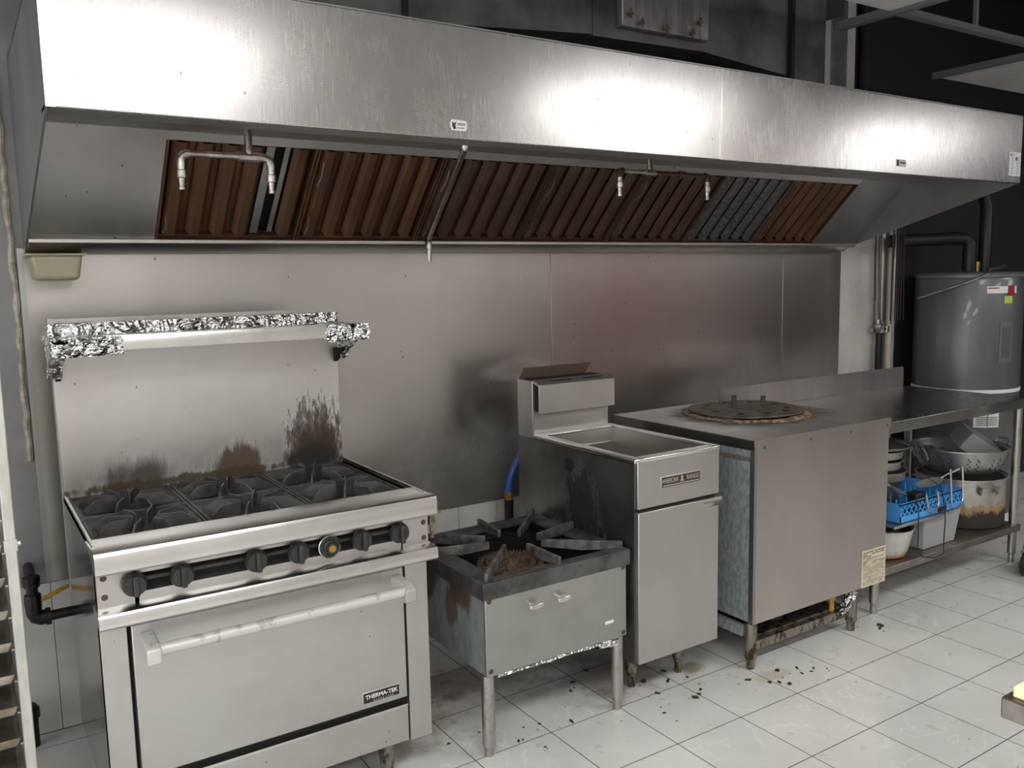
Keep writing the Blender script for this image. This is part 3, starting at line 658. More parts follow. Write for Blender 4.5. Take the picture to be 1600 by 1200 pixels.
MB().box(SX0 + .015, SX0 + .018, SY0 + .02, SY1 - .02, .41, .53).box(SX1 - .018, SX1 - .015, SY0 + .02, SY1 - .02, .41, .53).box(SX0 + .018, SX1 - .018, SY1 - .02, SY1 - .016, .41, .53).box(SX0 + .018, SX1 - .018, SY0 + .016, SY0 + .02, .41, .53).build('shade_liner', m_deep, st)  # black liner added so the inside of the stove looks dark
b = MB(); W = .075
b.box(SX0, SX1, SY0 - .004, SY0 + .014, .530, .586).box(SX0, SX1, SY1 - .014, SY1, .530, .586).box(SX0, SX0 + .014, SY0 + .014, SY1 - .014, .530, .586).box(SX1 - .014, SX1, SY0 + .014, SY1 - .014, .530, .586)
b.box(SX0 + .014, SX0 + W, SY0 + .014, SY1 - .014, .575, .586).box(SX1 - W, SX1 - .014, SY0 + .014, SY1 - .014, .575, .586).box(SX0 + W, SX1 - W, SY0 + .014, SY0 + W - .03, .575, .586).box(SX0 + W, SX1 - W, SY1 - W, SY1 - .014, .575, .586)
b.build('top_frame', m_iron, st, bevel=.002)
fins = [((1.675, -.455), (1.65, -.645)), ((1.925, -.462), (1.708, -.688)), ((1.945, -.698), (1.739, -.761)), ((1.935, -1.0), (1.711, -.824)), ((1.656, -1.012), (1.648, -.832)), ((1.374, -1.005), (1.577, -.796)), ((1.365, -.678), (1.548, -.739)), ((1.375, -.47), (1.572, -.673))]
for (ox, oy), (ix, iy) in fins:
    dv = Vector((ix - ox, iy - oy, 0)); L = dv.length; dv.normalize(); nn = Vector((-dv.y, dv.x, 0)) * .0065
    o0 = Vector((ox, oy, 0)); b = MB(); prof = [(0, .584), (0, .612), (L, .616), (L, .590), (L * .5, .578)]
    A = [b.bm.verts.new(o0 + dv * r + nn + Vector((0, 0, z))) for r, z in prof]; B = [b.bm.verts.new(o0 + dv * r - nn + Vector((0, 0, z))) for r, z in prof]
    b.bm.faces.new(A); b.bm.faces.new(B[::-1])
    for q in range(5): b.bm.faces.new((A[q], B[q], B[(q + 1) % 5], A[(q + 1) % 5]))
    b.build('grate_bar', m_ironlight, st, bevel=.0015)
m_ring = mat('burnt ring burner', (.10, .065, .045), .6, .4, (.24, .17, .12), 60, (1, 1, 1), .2, bump=.6, bsc=150)
BCX, BCY = 1.652, -.715
for r in (.112, .082, .052):
    b = MB().lathe([(r - .010, .493), (r + .010, .493), (r + .010, .515), (r - .010, .515), (r - .010, .493)], (BCX, BCY, 0), 48)
    nst = int(r * 500)
    for k in range(nst):
        a = 2 * math.pi * k / nst
        for rr in (-.005, .005): b.cyl((BCX + math.cos(a) * (r + rr), BCY + math.sin(a) * (r + rr), .514), (BCX + math.cos(a) * (r + rr), BCY + math.sin(a) * (r + rr), .524), .0022, .0018, 5)
    b.build('burner_ring', m_ring, st)
b = MB().lathe([(0, .49), (.034, .49), (.030, .513), (.014, .523), (0, .521)], (BCX, BCY, 0), 18).box(1.50, 1.73, BCY - .008, BCY + .008, .478, .495).box(BCX - .008, BCX + .008, -.99, -.66, .478, .495); b.build('burner_hub', m_ring, st)
for x in (1.528, 1.640):
    k = MB().cyl((x, SY0 - .001, .482), (x, SY0 - .022, .482), .008, seg=14).build('valve_knob', m_trim, st)
    b = MB(); b.prism([(x - .022, .476), (x - .020, .490), (x + .030, .494), (x + .032, .478), (x + .005, .472)], 'y', SY0 - .036, SY0 - .020); b.build('lever', m_trim, k, bevel=.003)
for x, z in ((SX0 + .024, .525), (SX1 - .030, .525), (SX0 + .024, .295), (SX1 - .030, .290)):
    MB().lathe([(0, .004), (.006, .003), (.009, 0)], (x, SY0 - .0002, z), 12, axis='y').build('bolt', m_screw, st)
MB().box(1.838, 1.876, SY0 - .0015, SY0 - .0001, .336, .346).build('worn_sticker', m_labelw, st, bevel=.0005)
for x, y in ((1.376, -.995), (1.908, -1.0), (1.376, -.48), (1.908, -.48)):
    MB().lathe([(0, 0), (.012, 0), (.015, .002), (.0165, .034), (.0215, .036), (.0215, .276), (0, .276)], (x, y, 0), 22).build('leg', m_leg, st)
b = MB()
x = SX0 + .05
while x < SX1 - .06:
    b.box(x, x + .03, SY0 - .003, SY0 + .006, .268 + rnd.uniform(-.002, .002), .2765); x += .031
b2 = MB().box(1.82, 1.895, SY0 + .005, SY0 + .04, .248, .276); crumple(b2, 4, .006, 21); b2.build('foil_edging', m_foil, st)
b.build('foil_edging', m_foil, st)

# ================================================================ FRYER
fy = thing('deep_fryer', (2.16, -.7, 0), 'tall narrow stainless deep fryer with a soot blotched side, its tank open', 'fryer')
FX0, FX1 = 1.961, 2.357
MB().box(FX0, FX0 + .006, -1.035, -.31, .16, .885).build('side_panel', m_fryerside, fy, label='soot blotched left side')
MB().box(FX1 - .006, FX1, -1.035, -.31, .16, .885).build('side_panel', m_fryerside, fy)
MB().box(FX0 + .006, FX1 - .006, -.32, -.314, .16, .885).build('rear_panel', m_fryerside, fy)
MB().box(FX0 + .006, FX1 - .006, -1.03, -.32, .165, .172).build('bottom_panel', m_fryerside, fy)
MB().box(FX0 + .001, FX1 - .001, -1.052, -1.03, .728, .898).build('front_panel', m_fryer, fy, bevel=.003)
dr = MB().box(FX0 + .004, FX1 - .001, -1.052, -1.03, .165, .715).build('door', m_fryer, fy, bevel=.003)
MB().prism([(-1.05, .716), (-1.05, .700), (-1.075, .692), (-1.078, .695), (-1.056, .704), (-1.056, .716)], 'x', 2.268, 2.368).build('door_handle', m_trim, dr)
MB().box(FX0 + .002, FX1 - .004, -1.035, -1.02, .16, .73).build('door_gap', m_deep, fy)  # black sheet behind the door paints the dark of its gap
bd = MB().box(2.066, 2.256, -1.0555, -1.0515, .788, .830).build('badge', m_badgesilver, fy, bevel=.001)
MB().box(2.069, 2.253, -1.0562, -1.055, .791, .827).build('badge_plate', m_badgebrown, bd)
text('lettering', 'AMERICAN', .0235, m_badgesilver, fy, (2.108, -1.0568, .8125), .0006, sx=.66)
text('lettering', 'RANGE', .0235, m_badgesilver, fy, (2.217, -1.0568, .8125), .0006, sx=.78)
MB().prism([(2.155, .803), (2.161, .812), (2.158, .818), (2.165, .826), (2.171, .817), (2.169, .811), (2.176, .803)], 'y', -1.0574, -1.056).build('star_mark', m_badgesilver, bd)
MB().box(2.074, 2.248, -1.0572, -1.056, .7945, .7985).build('badge_line', m_badgesilver, bd)
# tank
b = MB()
RB = -.425
b.box(FX0 - .006, FX0 + .030, -1.045, RB, .888, .905).box(FX1 - .018, FX1 + .012, -1.045, RB + .02, .888, .905).box(FX0 + .03, FX1 - .018, -1.045, -1.005, .888, .905).box(FX0 + .03, FX1 - .018, -.46, RB, .888, .905)
b.build('tank_rim', m_trim, fy, bevel=.004, seg=3)
b = MB(); x0, x1, y0, y1 = FX0 + .03, FX1 - .018, -1.005, -.46
P0 = [(x0, y0, .895), (x1, y0, .895), (x1, y1, .895), (x0, y1, .895)]; P1 = [(x0 + .01, y0 + .14, .72), (x1 - .01, y0 + .14, .72), (x1 - .01, y1 - .01, .72), (x0 + .01, y1 - .01, .72)]
P2 = [(x0 + .08, y0 + .16, .52), (x1 - .08, y0 + .16, .52), (x1 - .08, y1 - .02, .52), (x0 + .08, y1 - .02, .52)]
for A, B in ((P0, P1), (P1, P2)):
    for k in range(4): b.face([A[k], A[(k + 1) % 4], B[(k + 1) % 4], B[k]])
b.face(P2); b.build('tank', m_steel, fy)
for yy in (-.52, -.56, -.60):
    MB().cyl((x0 + .02, yy, .735), (x1 - .02, yy, .735), .008, seg=8).build('heat_tube', m_steel, fy)
MB().box(x0 + .02, x1 - .02, -.475, -.463, .80, .84).build('basket_hanger', m_steel, fy)
# riser
MB().box(FX0, FX1 - .01, -.418, -.31, .885, 1.118).build('flue_riser', m_fryer, fy, bevel=.002)
MB().box(FX0 + .002, FX1 - .012, -.424, -.418, .905, 1.0).build('splash_plate', m_fryer, fy)
MB().prism([(-.418, 1.122), (-.455, 1.110), (-.460, 1.104), (-.460, .990), (-.452, .990), (-.452, 1.098), (-.418, 1.11)], 'x', FX0 + .005, FX1 - .004).build('basket_rail', m_fryer, fy, bevel=.001)
MB().box(FX0 + .01, FX1 - .02, -.448, -.42, .998, 1.10).build('rail_recess', m_deep, fy)
for x in (2.04, 2.20):
    MB().box(x, x + .10, -.442, -.430, 1.1135, 1.1175).build('rail_slot', m_deep, fy)
MB().prism([(FX0 + .006, 1.115), (FX0 + .030, 1.163), (FX1 - .016, 1.163), (FX1 - .05, 1.118)], 'y', -.318, -.313).build('flue_deflector', m_screw, fy, label='rusty dark flue deflector')
MB().box(FX0 + .02, FX1 - .03, -.39, -.33, 1.112, 1.121).build('flue_opening', m_deep, fy)
for x, y in ((2.286, -.913), (2.06, -.90), (2.06, -.40), (2.286, -.40)):
    MB().lathe([(0, 0), (.014, 0), (.014, .04), (.020, .052), (.024, .075), (.024, .125), (.030, .135), (.030, .162), (0, .162)], (x, y, 0), 20).build('leg', m_dirtyleg, fy)

# gas hose behind the fryer
p = thing('gas_hose', (1.94, -.17, .50), 'blue coated gas hose with brass fitting between stove and fryer', 'gas hose')
MB().tube([(2.05, -.20, .78), (2.03, -.19, .74), (2.01, -.185, .70), (1.995, -.18, .655), (1.99, -.18, .61)], .018, 12).build('hose', m_blue, p)
MB().cyl((1.99, -.18, .615), (1.99, -.18, .575), .019, seg=6).build('fitting', m_brass, p)
MB().cyl((1.99, -.18, .58), (1.99, -.18, .001), .020).build('pipe_stub', m_blackpipe, p)

# ================================================================ WOK RANGE
wk = thing('wok_range', (2.93, -.67, 0), 'square stainless wok range with galvanised side, round burnt opening and open underframe', 'wok range')
WX0, WX1, WY0, WY1 = 2.512, 3.355, -1.080, -.26
MB().box(WX0 + .008, WX1 - .004, WY0, WY0 + .006, .187, .868).build('front_panel', m_wokfront, wk, bevel=.001)
MB().box(WX0 + .008, WX0 + .014, WY0 + .012, WY1, .19, .87).build('side_panel', m_galv, wk, label='pale galvanised left side')
MB().box(WX1 - .014, WX1 - .008, WY0 + .012, WY1, .19, .87).build('side_panel', m_galv, wk)
MB().box(WX0 + .014, WX1 - .014, WY1 - .008, WY1 - .002, .19, .87).build('rear_panel', m_galv, wk)
MB().box(WX0, WX0 + .014, WY0 - .002, WY0 + .02, .187, .87).build('corner_post', m_hoodside, wk)
b = MB().box(WX0, WX1, WY0 - .004, WY1, .868, .908); b.build('top_slab', m_woktop, wk, bevel=.002)
MB().box(WX0 + .001, WX1 - .0, WY0 - .0065, WY0 - .004, .866, .909).build('front_trim', m_wokfront, wk)
for x in (2.56, 2.83, 3.08, 3.325): MB().lathe([(0, .003), (.004, .002), (.006, 0)], (x, WY0 - .0066, .878), 10, axis='y').build('screw', m_screw, wk)
b = MB().lathe([(.20, .9085), (.225, .916), (.245, .918), (.262, .913), (.280, .9085)], (2.985, -.615, 0), 56)
r_ = random.Random(5)
for v in b.bm.verts: v.co.z = max(.9086, v.co.z + r_.uniform(-.003, .004)); v.co.x += r_.uniform(-.006, .006); v.co.y += r_.uniform(-.006, .006)
b.build('grease_crust', m_crust, wk)
lb = MB().box(3.187, 3.352, WY0 - .0025, WY0 - .0003, .186, .348).build('rating_label', m_label, wk, label='faded cream rating label')
b = MB(); r_ = random.Random(3); z = .335
while z > .195:
    h = .006 if z > .31 else (.004 if z > .28 else .0018); x = 3.195
    while x < 3.335:
        L = r_.uniform(.006, .03) * (1.2 if h > .003 else 1); 
        if r_.random() < .75: b.box(x, min(x + L, 3.345), WY0 - .0032, WY0 - .0025, z, z + h)
        x += L + .004
    z -= h + .0035
b.build('label_print', mat('faded print', (.22, .19, .13), .8, 0), lb)
for x, y in ((2.535, -1.055), (3.16, -1.055), (2.535, -.30), (3.16, -.30), ):
    MB().lathe([(0, 0), (.015, 0), (.017, .006), (.0175, .04), (.0225, .043), (.024, .046), (.0235, .187), (0, .187)], (x, y, 0), 22).build('leg', m_dirtyleg, wk)
for ya in (-1.05, -.33): MB().box(2.55, 3.15, ya, ya + .03, .062, .098).build('cross_rail', m_dirtyleg, wk)
for xa in (2.515, 3.15): MB().box(xa, xa + .02, -1.03, -.32, .125, .168).build('side_rail', m_galv, wk)
MB().box(2.55, 3.15, -1.02, -.32, .10, .104).build('under_tray', m_dirtyleg, wk)
MB().tube([(2.6, -.98, .150), (2.9, -.98, .152), (3.05, -.98, .150), (3.13, -1.0, .155)], .016, 10).lathe([(0, -.03), (.03, -.03), (.03, .03), (0, .03)], (2.75, -.98, .15), 12, axis='x').build('gas_pipe', m_dirtyleg, wk)
b = MB().lathe([(0, -.012), (.016, -.012), (.016, .012), (0, .012)], (3.065, -1.0, .150), 12, axis='y').prism([(3.055, .145), (3.077, .145), (3.079, .098), (3.070, .092), (3.058, .096)], 'y', -1.03, -1.02).prism([(3.045, .155), (3.07, .17), (3.09, .16), (3.08, .142), (3.05, .142)], 'y', -1.032, -1.018)
b.build('gas_valve', m_yellow, wk, bevel=.001)
b = MB().tube([(3.10, -1.045, .085), (3.13, -1.05, .11), (3.15, -1.055, .15), (3.16, -1.06, .18)], [.012, .02, .024, .02], 10); crumple(b, 2, .004, 31); b.build('foil_wrap', m_foil, wk)

ld = thing('iron_cover', (2.985, -.61, .922), 'burnt perforated round iron cover with two upright handle stubs on the wok range', 'cover')
def lidz(x, y): return .004 * math.sin(x * 9) * math.cos(y * 7)
b = MB(); n = 64
holes = [(math.cos(a) * .185, math.sin(a) * .185) for a in [2 * math.pi * k / 10 for k in range(10)]]
b.lathe([(0, .9235), (.235, .9225), (.25, .9215), (.253, .925), (.25, .930), (.235, .932), (0, .932)], (2.985, -.61, 0), 64)
for v in b.bm.verts: v.co.z += lidz(v.co.x, v.co.y)
b.build('lid_plate', m_lid, ld)
for hx, hy in holes:
    MB().lathe([(0, .9335), (.012, .9335), (.014, .932)], (2.985 + hx, -.61 + hy, lidz(2.985 + hx, -.61 + hy)), 14, sx=1.3).build('vent_hole', m_deep, ld)
for x, y in ((3.0, -.53), (3.09, -.62)):
    MB().box(x - .012, x + .012, y - .004, y + .004, .928, .978).build('handle_stub', m_iron, ld)

# ================================================================ WORK TABLE
tb_ = thing('work_table', (3.9, -.7, 0), 'long stainless work table with upstand and lower shelf beside the wok range', 'table')
TX0, TX1 = 3.37, 4.60
TYB = -.365
MB().box(TX0, TX1, -1.03, TYB, .858, .871).box(TX0, TX1, -1.033, -1.025, .820, .871).box(TX1 - .006, TX1, -1.03, TYB, .825, .87).box(3.37, TX1, TYB - .006, TYB, .825, .871).build('table_top', m_table, tb_, bevel=.002)
MB().prism([(3.078, .9095), (3.078, .975), (3.085, .984), (4.555, .984), (4.565, .975), (4.565, .871), (3.37, .871), (3.37, .9095)], 'y', TYB, TYB + .004).build('upstand', m_hoodside, tb_)
MB().box(3.05, 3.37, -.40, TYB + .004, .909, .913).build('upstand_foot', m_hoodside, tb_)
MB().box(TX0, TX1 - .01, -1.03, TYB, .200, .210).box(TX0, TX1 - .01, -1.033, -1.027, .175, .210).build('lower_shelf', m_tshelf, tb_, bevel=.002)
for x, y in ((4.577, -1.0), (4.577, -.40), (3.40, -1.0), (3.40, -.40)):
    MB().lathe([(0, 0), (.014, 0), (.016, .02), (.014, .045), (.0205, .05), (.0205, .86), (0, .86)], (x, y, 0), 20).build('leg', m_leg, tb_)

# ---- things on the lower shelf
SZ = .2105
def vessel(b, c, prof, t=.003, seg=48, mi=0):
    """open vessel: prof outer (r,h) bottom to rim"""
    inner = [(max(r - t, 0), h + (t if i == 0 else 0)) for i, (r, h) in enumerate(prof)]
    b.lathe([(0, prof[0][1])] + prof + inner[::-1] + [(0, prof[0][1] + t)], c, seg, mi)
pt = thing('stock_pot', (4.44, -.79, SZ), 'big scorched aluminium stock pot on the lower shelf, under the colander', 'pot')
b = MB(); vessel(b, (4.44, -.79, SZ), [(.200, 0), (.210, .006), (.212, .02), (.215, .245), (.222, .248), (.222, .256)], .004); b.build('body', m_stock, pt)
for a in (-128, -104):
    a_ = math.radians(a); x, y = 4.44 + math.cos(a_) * .220, -.795 + math.sin(a_) * .220
    MB().lathe([(0, .012), (.011, .010), (.013, 0)], (x, y, SZ + .205), 14, axis='y', sy=1.7).build('handle_rivet', m_pipe, pt)
b = MB(); pts = []
for k in range(9):
    a_ = math.radians(-128 + 24 * k / 8); pts.append((4.44 + math.cos(a_) * .240, -.795 + math.sin(a_) * .240, SZ + .226))
b.tube([(4.44 + math.cos(math.radians(-128)) * .22, -.795 + math.sin(math.radians(-128)) * .22, SZ + .21)] + pts + [(4.44 + math.cos(math.radians(-104)) * .22, -.795 + math.sin(math.radians(-104)) * .22, SZ + .21)], .005, 8)
b.build('handle', m_pipe, pt)
co = thing('colander', (4.43, -.785, SZ + .257), 'perforated aluminium colander sitting on the big stock pot', 'colander')
b = MB(); cc = (4.43, -.785, SZ + .258)
vessel(b, cc, [(.120, 0), (.160, .008), (.190, .035), (.213, .085), (.222, .135), (.234, .138), (.234, .145)], .003)
b.build('bowl', m_alu, co)
b = MB()
for g in range(-9, 9):
    for rr in range(6):
        a_ = math.radians(-118 + g * 11 + (0 if rr % 2 else 2.5)); 
        if g % 3 == 0: continue
        f = (.042 + rr * .013); r = .1915 + (f - .035) * .44 + .0012; x, y = cc[0] + math.cos(a_) * r, cc[1] + math.sin(a_) * r
        d_ = Vector((math.cos(a_), math.sin(a_), -.35)).normalized() * .0012
        p_ = Vector((x, y, cc[2] + f)); b.cyl(p_ - d_, p_ + d_, .0032, seg=8)
b.build('drain_holes', m_deep, co)
for a in (-22, 158):
    a_ = math.radians(a); e = Vector((math.cos(a_), math.sin(a_), 0)); tt = Vector((-e.y, e.x, 0)); c0 = Vector(cc) + e * .226
    b = MB().tube([c0 + tt * .05 + Vector((0, 0, .085)), c0 + tt * .05 + e * .012 + Vector((0, 0, .12)), c0 + tt * .045 + e * .03 + Vector((0, 0, .150)), c0 + tt * .03 + e * .035 + Vector((0, 0, .165)), c0 - tt * .03 + e * .035 + Vector((0, 0, .165)), c0 - tt * .045 + e * .03 + Vector((0, 0, .150)), c0 - tt * .05 + e * .012 + Vector((0, 0, .12)), c0 - tt * .05 + Vector((0, 0, .085))], .007, 8)
    b.build('handle', m_alu, co)
# grey square tin leaning in the colander
rt = thing('square_tin', (4.38, -.80, SZ + .285), 'plain grey square metal tin tipped on its side inside the colander', 'tin')
b = MB().box(-.105, .105, -.08, .08, 0, .10)
bmesh.ops.transform(b.bm, matrix=Matrix.Translation((4.50, -.80, SZ + .355)) @ Matrix.Rotation(math.radians(-32), 4, 'Z') @ Matrix.Rotation(math.radians(33), 4, 'Y') @ Matrix.Rotation(math.radians(16), 4, 'X'), verts=b.bm.verts)
b.build('body', m_bin, rt, bevel=.004)
for x, y, h, r, lbx in ((4.20, -.74, .12, .035, 'tall grey metal cup standing left of the tin in the colander'), (4.25, -.66, .11, .03, 'darker grey cup behind the tall cup in the colander')):
    c_ = MB(); vessel(c_, (x + .10, y, SZ + .275), [(r * .85, 0), (r, .005), (r, h)], .002, 28); tag(c_.build('metal_cup', m_alu), lbx, 'cup', 'metal cups in the colander')

bn = thing('plastic_bin', (3.93, -.78, SZ), 'grey plastic bin on the lower shelf, under the steel tray and blue rack', 'bin')
b = MB().hexa([(3.80, -.985, SZ), (4.06, -.985, SZ), (4.06, -.56, SZ), (3.80, -.56, SZ)], [(3.78, -1.0, SZ + .165), (4.085, -1.0, SZ + .165), (4.085, -.54, SZ + .165), (3.78, -.54, SZ + .165)]); b.build('body', m_bin, bn, bevel=.006)
tr = thing('steel_tray', (3.76, -.8, SZ + .166), 'pale steel tray lying on the grey bin, below the blue rack', 'tray')
MB().box(3.50, 3.92, -1.025, -.56, SZ + .1665, SZ + .170).box(3.49, 3.93, -1.033, -1.018, SZ + .166, SZ + .178).build('tray_body', m_alu, tr, bevel=.002)
# enamel pot with bowls
ep = thing('small_pot', (3.62, -.90, SZ), 'whitish tapered pot with rusty base at the front left of the lower shelf', 'pot')
b = MB(); vessel(b, (3.60, -.895, SZ), [(.085, 0), (.105, .010), (.118, .04), (.138, .132), (.143, .134), (.143, .140)], .003); b.build('body', m_enamelpot, ep)
bw = MB(); vessel(bw, (3.63, -.91, SZ + .088), [(.04, 0), (.075, .012), (.10, .045), (.104, .048)], .0025)
bmesh.ops.rotate(bw.bm, verts=bw.bm.verts, cent=(3.63, -.91, SZ + .1), matrix=Matrix.Rotation(.12, 3, 'X')); tag(bw.build('steel_bowl', m_trim), 'shiny steel bowl nested in the whitish small pot', 'bowl')
gp = MB().box(3.51, 3.65, -1.0, -.80, SZ + .122, SZ + .127).box(3.51, 3.65, -1.003, -.997, SZ + .122, SZ + .132)
bmesh.ops.rotate(gp.bm, verts=gp.bm.verts, cent=(3.58, -.9, SZ + .13), matrix=Matrix.Rotation(.22, 3, 'Y')); tag(gp.build('pan_lid', m_alu), 'flat grey pan lid resting slanted on the whitish small pot', 'lid')
# blue dish rack
dk = thing('dish_rack', (3.83, -.76, SZ + .18), 'bright blue plastic dish rack resting on the steel tray', 'dish rack')
RZ = SZ + .180; rx0, rx1, ry0, ry1 = 3.56, 4.075, -1.015, -.54
def lattice(b, x0, x1, y, z0, z1):
    b.box(x0, x1, y, y + .004, z0, z0 + .028).box(x0, x1, y, y + .005, z1 - .009, z1)
    n = int((x1 - x0) / .033); s_ = (x1 - x0) / n
    for k in range(n):
        xa = x0 + k * s_
        for (p_, q_) in (((xa, z0 + .028), (xa + s_, z1 - .009)), ((xa + s_, z0 + .028), (xa, z1 - .009))):
            dx_, dz_ = q_[0] - p_[0], q_[1] - p_[1]; L = math.hypot(dx_, dz_); nx, nz = -dz_ / L * .0028, dx_ / L * .0028
            b.prism([(p_[0] + nx, p_[1] + nz), (q_[0] + nx, q_[1] + nz), (q_[0] - nx, q_[1] - nz), (p_[0] - nx, p_[1] - nz)], 'y', y + .0005, y + .0035)
b = MB()
mid = (3.72, 3.80)
lattice(b, rx0, rx1, ry0, RZ, RZ + .085); b.build('front_wall', m_bluep, dk)
b = MB().box(rx0, rx1, ry1 - .004, ry1, RZ, RZ + .085).box(rx0, rx0 + .004, ry0, ry1, RZ, RZ + .085).box(rx1 - .004, rx1, ry0, ry1, RZ, RZ + .085).box(rx0, rx1, ry0, ry0 + .012, RZ + .078, RZ + .086); b.build('side_walls', m_bluep, dk)
b = MB()
for k in range(12): b.box(rx0 + .01 + k * .042, rx0 + .022 + k * .042, ry0 + .01, ry1 - .01, RZ, RZ + .006)
for k in range(11): b.box(rx0 + .01, rx1 - .01, ry0 + .02 + k * .042, ry0 + .03 + k * .042, RZ, RZ + .006)
b.build('grid_base', m_bluep, dk)
for k in range(6):
    for j in range(3): MB().cyl((rx0 + .04 + k * .08, ry0 + .05 + j * .08, RZ + .004), (rx0 + .04 + k * .08, ry0 + .05 + j * .08, RZ + .095), .004, .003, 6).build('peg', m_bluep, dk)
MB().box(3.855, 3.925, ry0 - .002, ry0 + .001, RZ + .003, RZ + .026).build('handle_slot', m_deep, dk)
# stack of pans in the rack, rear
for k, (r, h, dx_, lbx) in enumerate(((.150, .050, .01, 'shallow aluminium pan at the bottom of the stack in the blue rack'), (.135, .045, .0, 'dented aluminium pan second in the stack in the blue rack'), (.135, .042, .012, 'stained aluminium pan third in the stack in the blue rack'), (.16, .018, .02, 'wide flat aluminium lid on top of the pan stack under the table'))):
    z0 = RZ + .12 + [0, .056, .107, .155][k]; b = MB(); vessel(b, (3.80 + dx_, -.70, z0), [(r * .9, 0), (r * .97, .004), (r, h - .004), (r + .012, h - .003), (r + .012, h)], .002, 40)
    tag(b.build('round_pan', m_alu), lbx, 'pan', 'pans stacked in the blue rack')
bb = thing('deep_pan', (3.80, -.70, RZ + .006), 'dark deep pan under the stack of aluminium pans', 'pan')
b = MB(); vessel(b, (3.81, -.70, RZ + .0065), [(.10, 0), (.12, .008), (.13, .112)], .003); b.build('body', m_iron, bb)
# ladle / skimmers
def spoon(name, c, L, ang, tilt, lbx, m=m_rackm, rx=.055, ry=.035):
    t_ = thing(name, c, lbx, 'spoon')
    b = MB().lathe([(0, -.012), (.3, -.010), (.7, -.004), (1, .004), (.97, .005), (.65, -.001), (0, -.008)], (0, 0, 0), 24, sx=rx, sy=ry)
    for v in b.bm.verts: pass
    Mx = Matrix.Translation(c) @ Matrix.Rotation(ang, 4, 'Z') @ Matrix.Rotation(tilt, 4, 'Y')
    b.bm.transform(Mx); b.build('bowl', m, t_)
    b = MB().tube([(rx * .9, 0, .003), (rx + .03, 0, .008), (rx + L, 0, .012)], [.008, .005, .007], 8); b.bm.transform(Mx); b.build('handle', m_trim, t_)
spoon('serving_spoon', (3.92, -.93, RZ + .118), .12, -.2, -.2, 'broad pale spoon lying across the top of the blue rack, handle to the right', m_rackm, .075, .045)
spoon('serving_spoon', (3.66, -.93, RZ + .118), .10, 2.9, -.5, 'leaf shaped spoon tilted up at the left of the blue rack', m_rackm, .06, .03)
# wire hook tools
for i, (x, w_, lbx) in enumerate(((4.0, .05, 'bright wire U shaped hook hanging over the right of the blue rack'), (3.80, .045, 'bright bent wire loop at the left of the blue rack'))):
    z0 = RZ + .05 if i == 0 else RZ + .06
    zt = RZ + .20 if i == 0 else RZ + .11
    b = MB().tube([(x - w_ - .015, ry0 - .008, zt)] + arc((x, ry0 - .010, z0), w_, 180, 360, 12) + [(x + w_ - .012, ry0 - .008, zt)], .0045, 8)
    tag(b.build('wire_hook', m_wire), lbx, 'wire hook')
kn = thing('black_box', (3.77, -.96, RZ + .01), 'small black plastic box among the tools in the blue rack', 'box')
MB().box(3.72, 3.80, -.99, -.93, RZ + .0065, RZ + .105).build('body', m_black, kn, bevel=.006)
b = MB().tube([(3.66, -1.0, RZ + .21), (3.74, -1.02, RZ + .19), (3.83, -1.035, RZ + .14), (3.86, -1.04, RZ + .07), (3.87, -1.045, RZ - .03), (3.865, -1.045, SZ + .04), (3.86, -1.05, SZ - .01), (3.78, -1.052, SZ - .015), (3.68, -1.05, SZ + .01), (3.65, -1.045, SZ + .06), (3.655, -1.045, SZ + .12), (3.66, -1.04, RZ + .03), (3.655, -1.03, RZ + .10)], .0028, 6)
tag(b.build('power_cable', m_cord), 'thin black cord looping down over the blue rack to the shelf edge', 'cord')
# ================================================================ WATER HEATER
wh = thing('water_heater', (5.25, -.335, 0), 'tall grey cylindrical water heater behind the right end of the work table', 'water heater')
b = MB().lathe([(0, .06), (.280, .06), (.290, .065), (.297, .08), (.297, 1.46), (.290, 1.478), (.285, 1.478), (0, 1.478)], (5.25, -.335, 0), 64); b.build('tank', m_tank, wh)
b = MB().lathe([(0, 1.478), (.299, 1.478), (.299, 1.493), (.285, 1.505), (0, 1.515)], (5.25, -.335, 0), 64); b.build('top_cap', m_tanktop, wh)
MB().lathe([(.298, .80), (.3005, .802), (.3005, .82), (.298, .822)], (5.25, -.335, 0), 64).build('pale_band', m_labelw, wh, label='pale band around the tank')  # pale ring just below table top height
MB().lathe([(0, 0), (.28, 0), (.28, .06), (0, .06)], (5.25, -.335, 0), 40).build('plinth', m_labelw, wh)
def curved(name, a0, a1, z0, z1, r, m, parent, n=10):
    b = MB(); c = (5.25, -.335)
    P = lambda a, rr, z: (c[0] + math.cos(a) * rr, c[1] + math.sin(a) * rr, z)
    for k in range(n):
        a, bb_ = a0 + (a1 - a0) * k / n, a0 + (a1 - a0) * (k + 1) / n
        b.hexa([P(a, r, z0), P(bb_, r, z0), P(bb_, r, z1), P(a, r, z1)], [P(a, r + .002, z0), P(bb_, r + .002, z0), P(bb_, r + .002, z1), P(a, r + .002, z1)])
    bmesh.ops.remove_doubles(b.bm, verts=b.bm.verts, dist=1e-5)
    return b.build(name, m, parent)
R_ = math.radians
curved('maker_label', R_(-132), R_(-95), 1.385, 1.425, .2975, m_labelw, wh)
curved('red_mark', R_(-108), R_(-99), 1.37, 1.428, .300, m_red, wh, 4)
curved('lime_sticker', R_(-112), R_(-101), 1.325, 1.368, .2975, m_green, wh, 4)
curved('label_print', R_(-131), R_(-119), 1.412, 1.418, .2998, m_red, wh, 4)
ck = curved('access_cover', R_(-116), R_(-98), .98, 1.22, .2975, m_tanktop, wh, 6)
curved('cover_recess', R_(-112), R_(-102), 1.01, 1.19, .2998, m_tank, ck, 6)
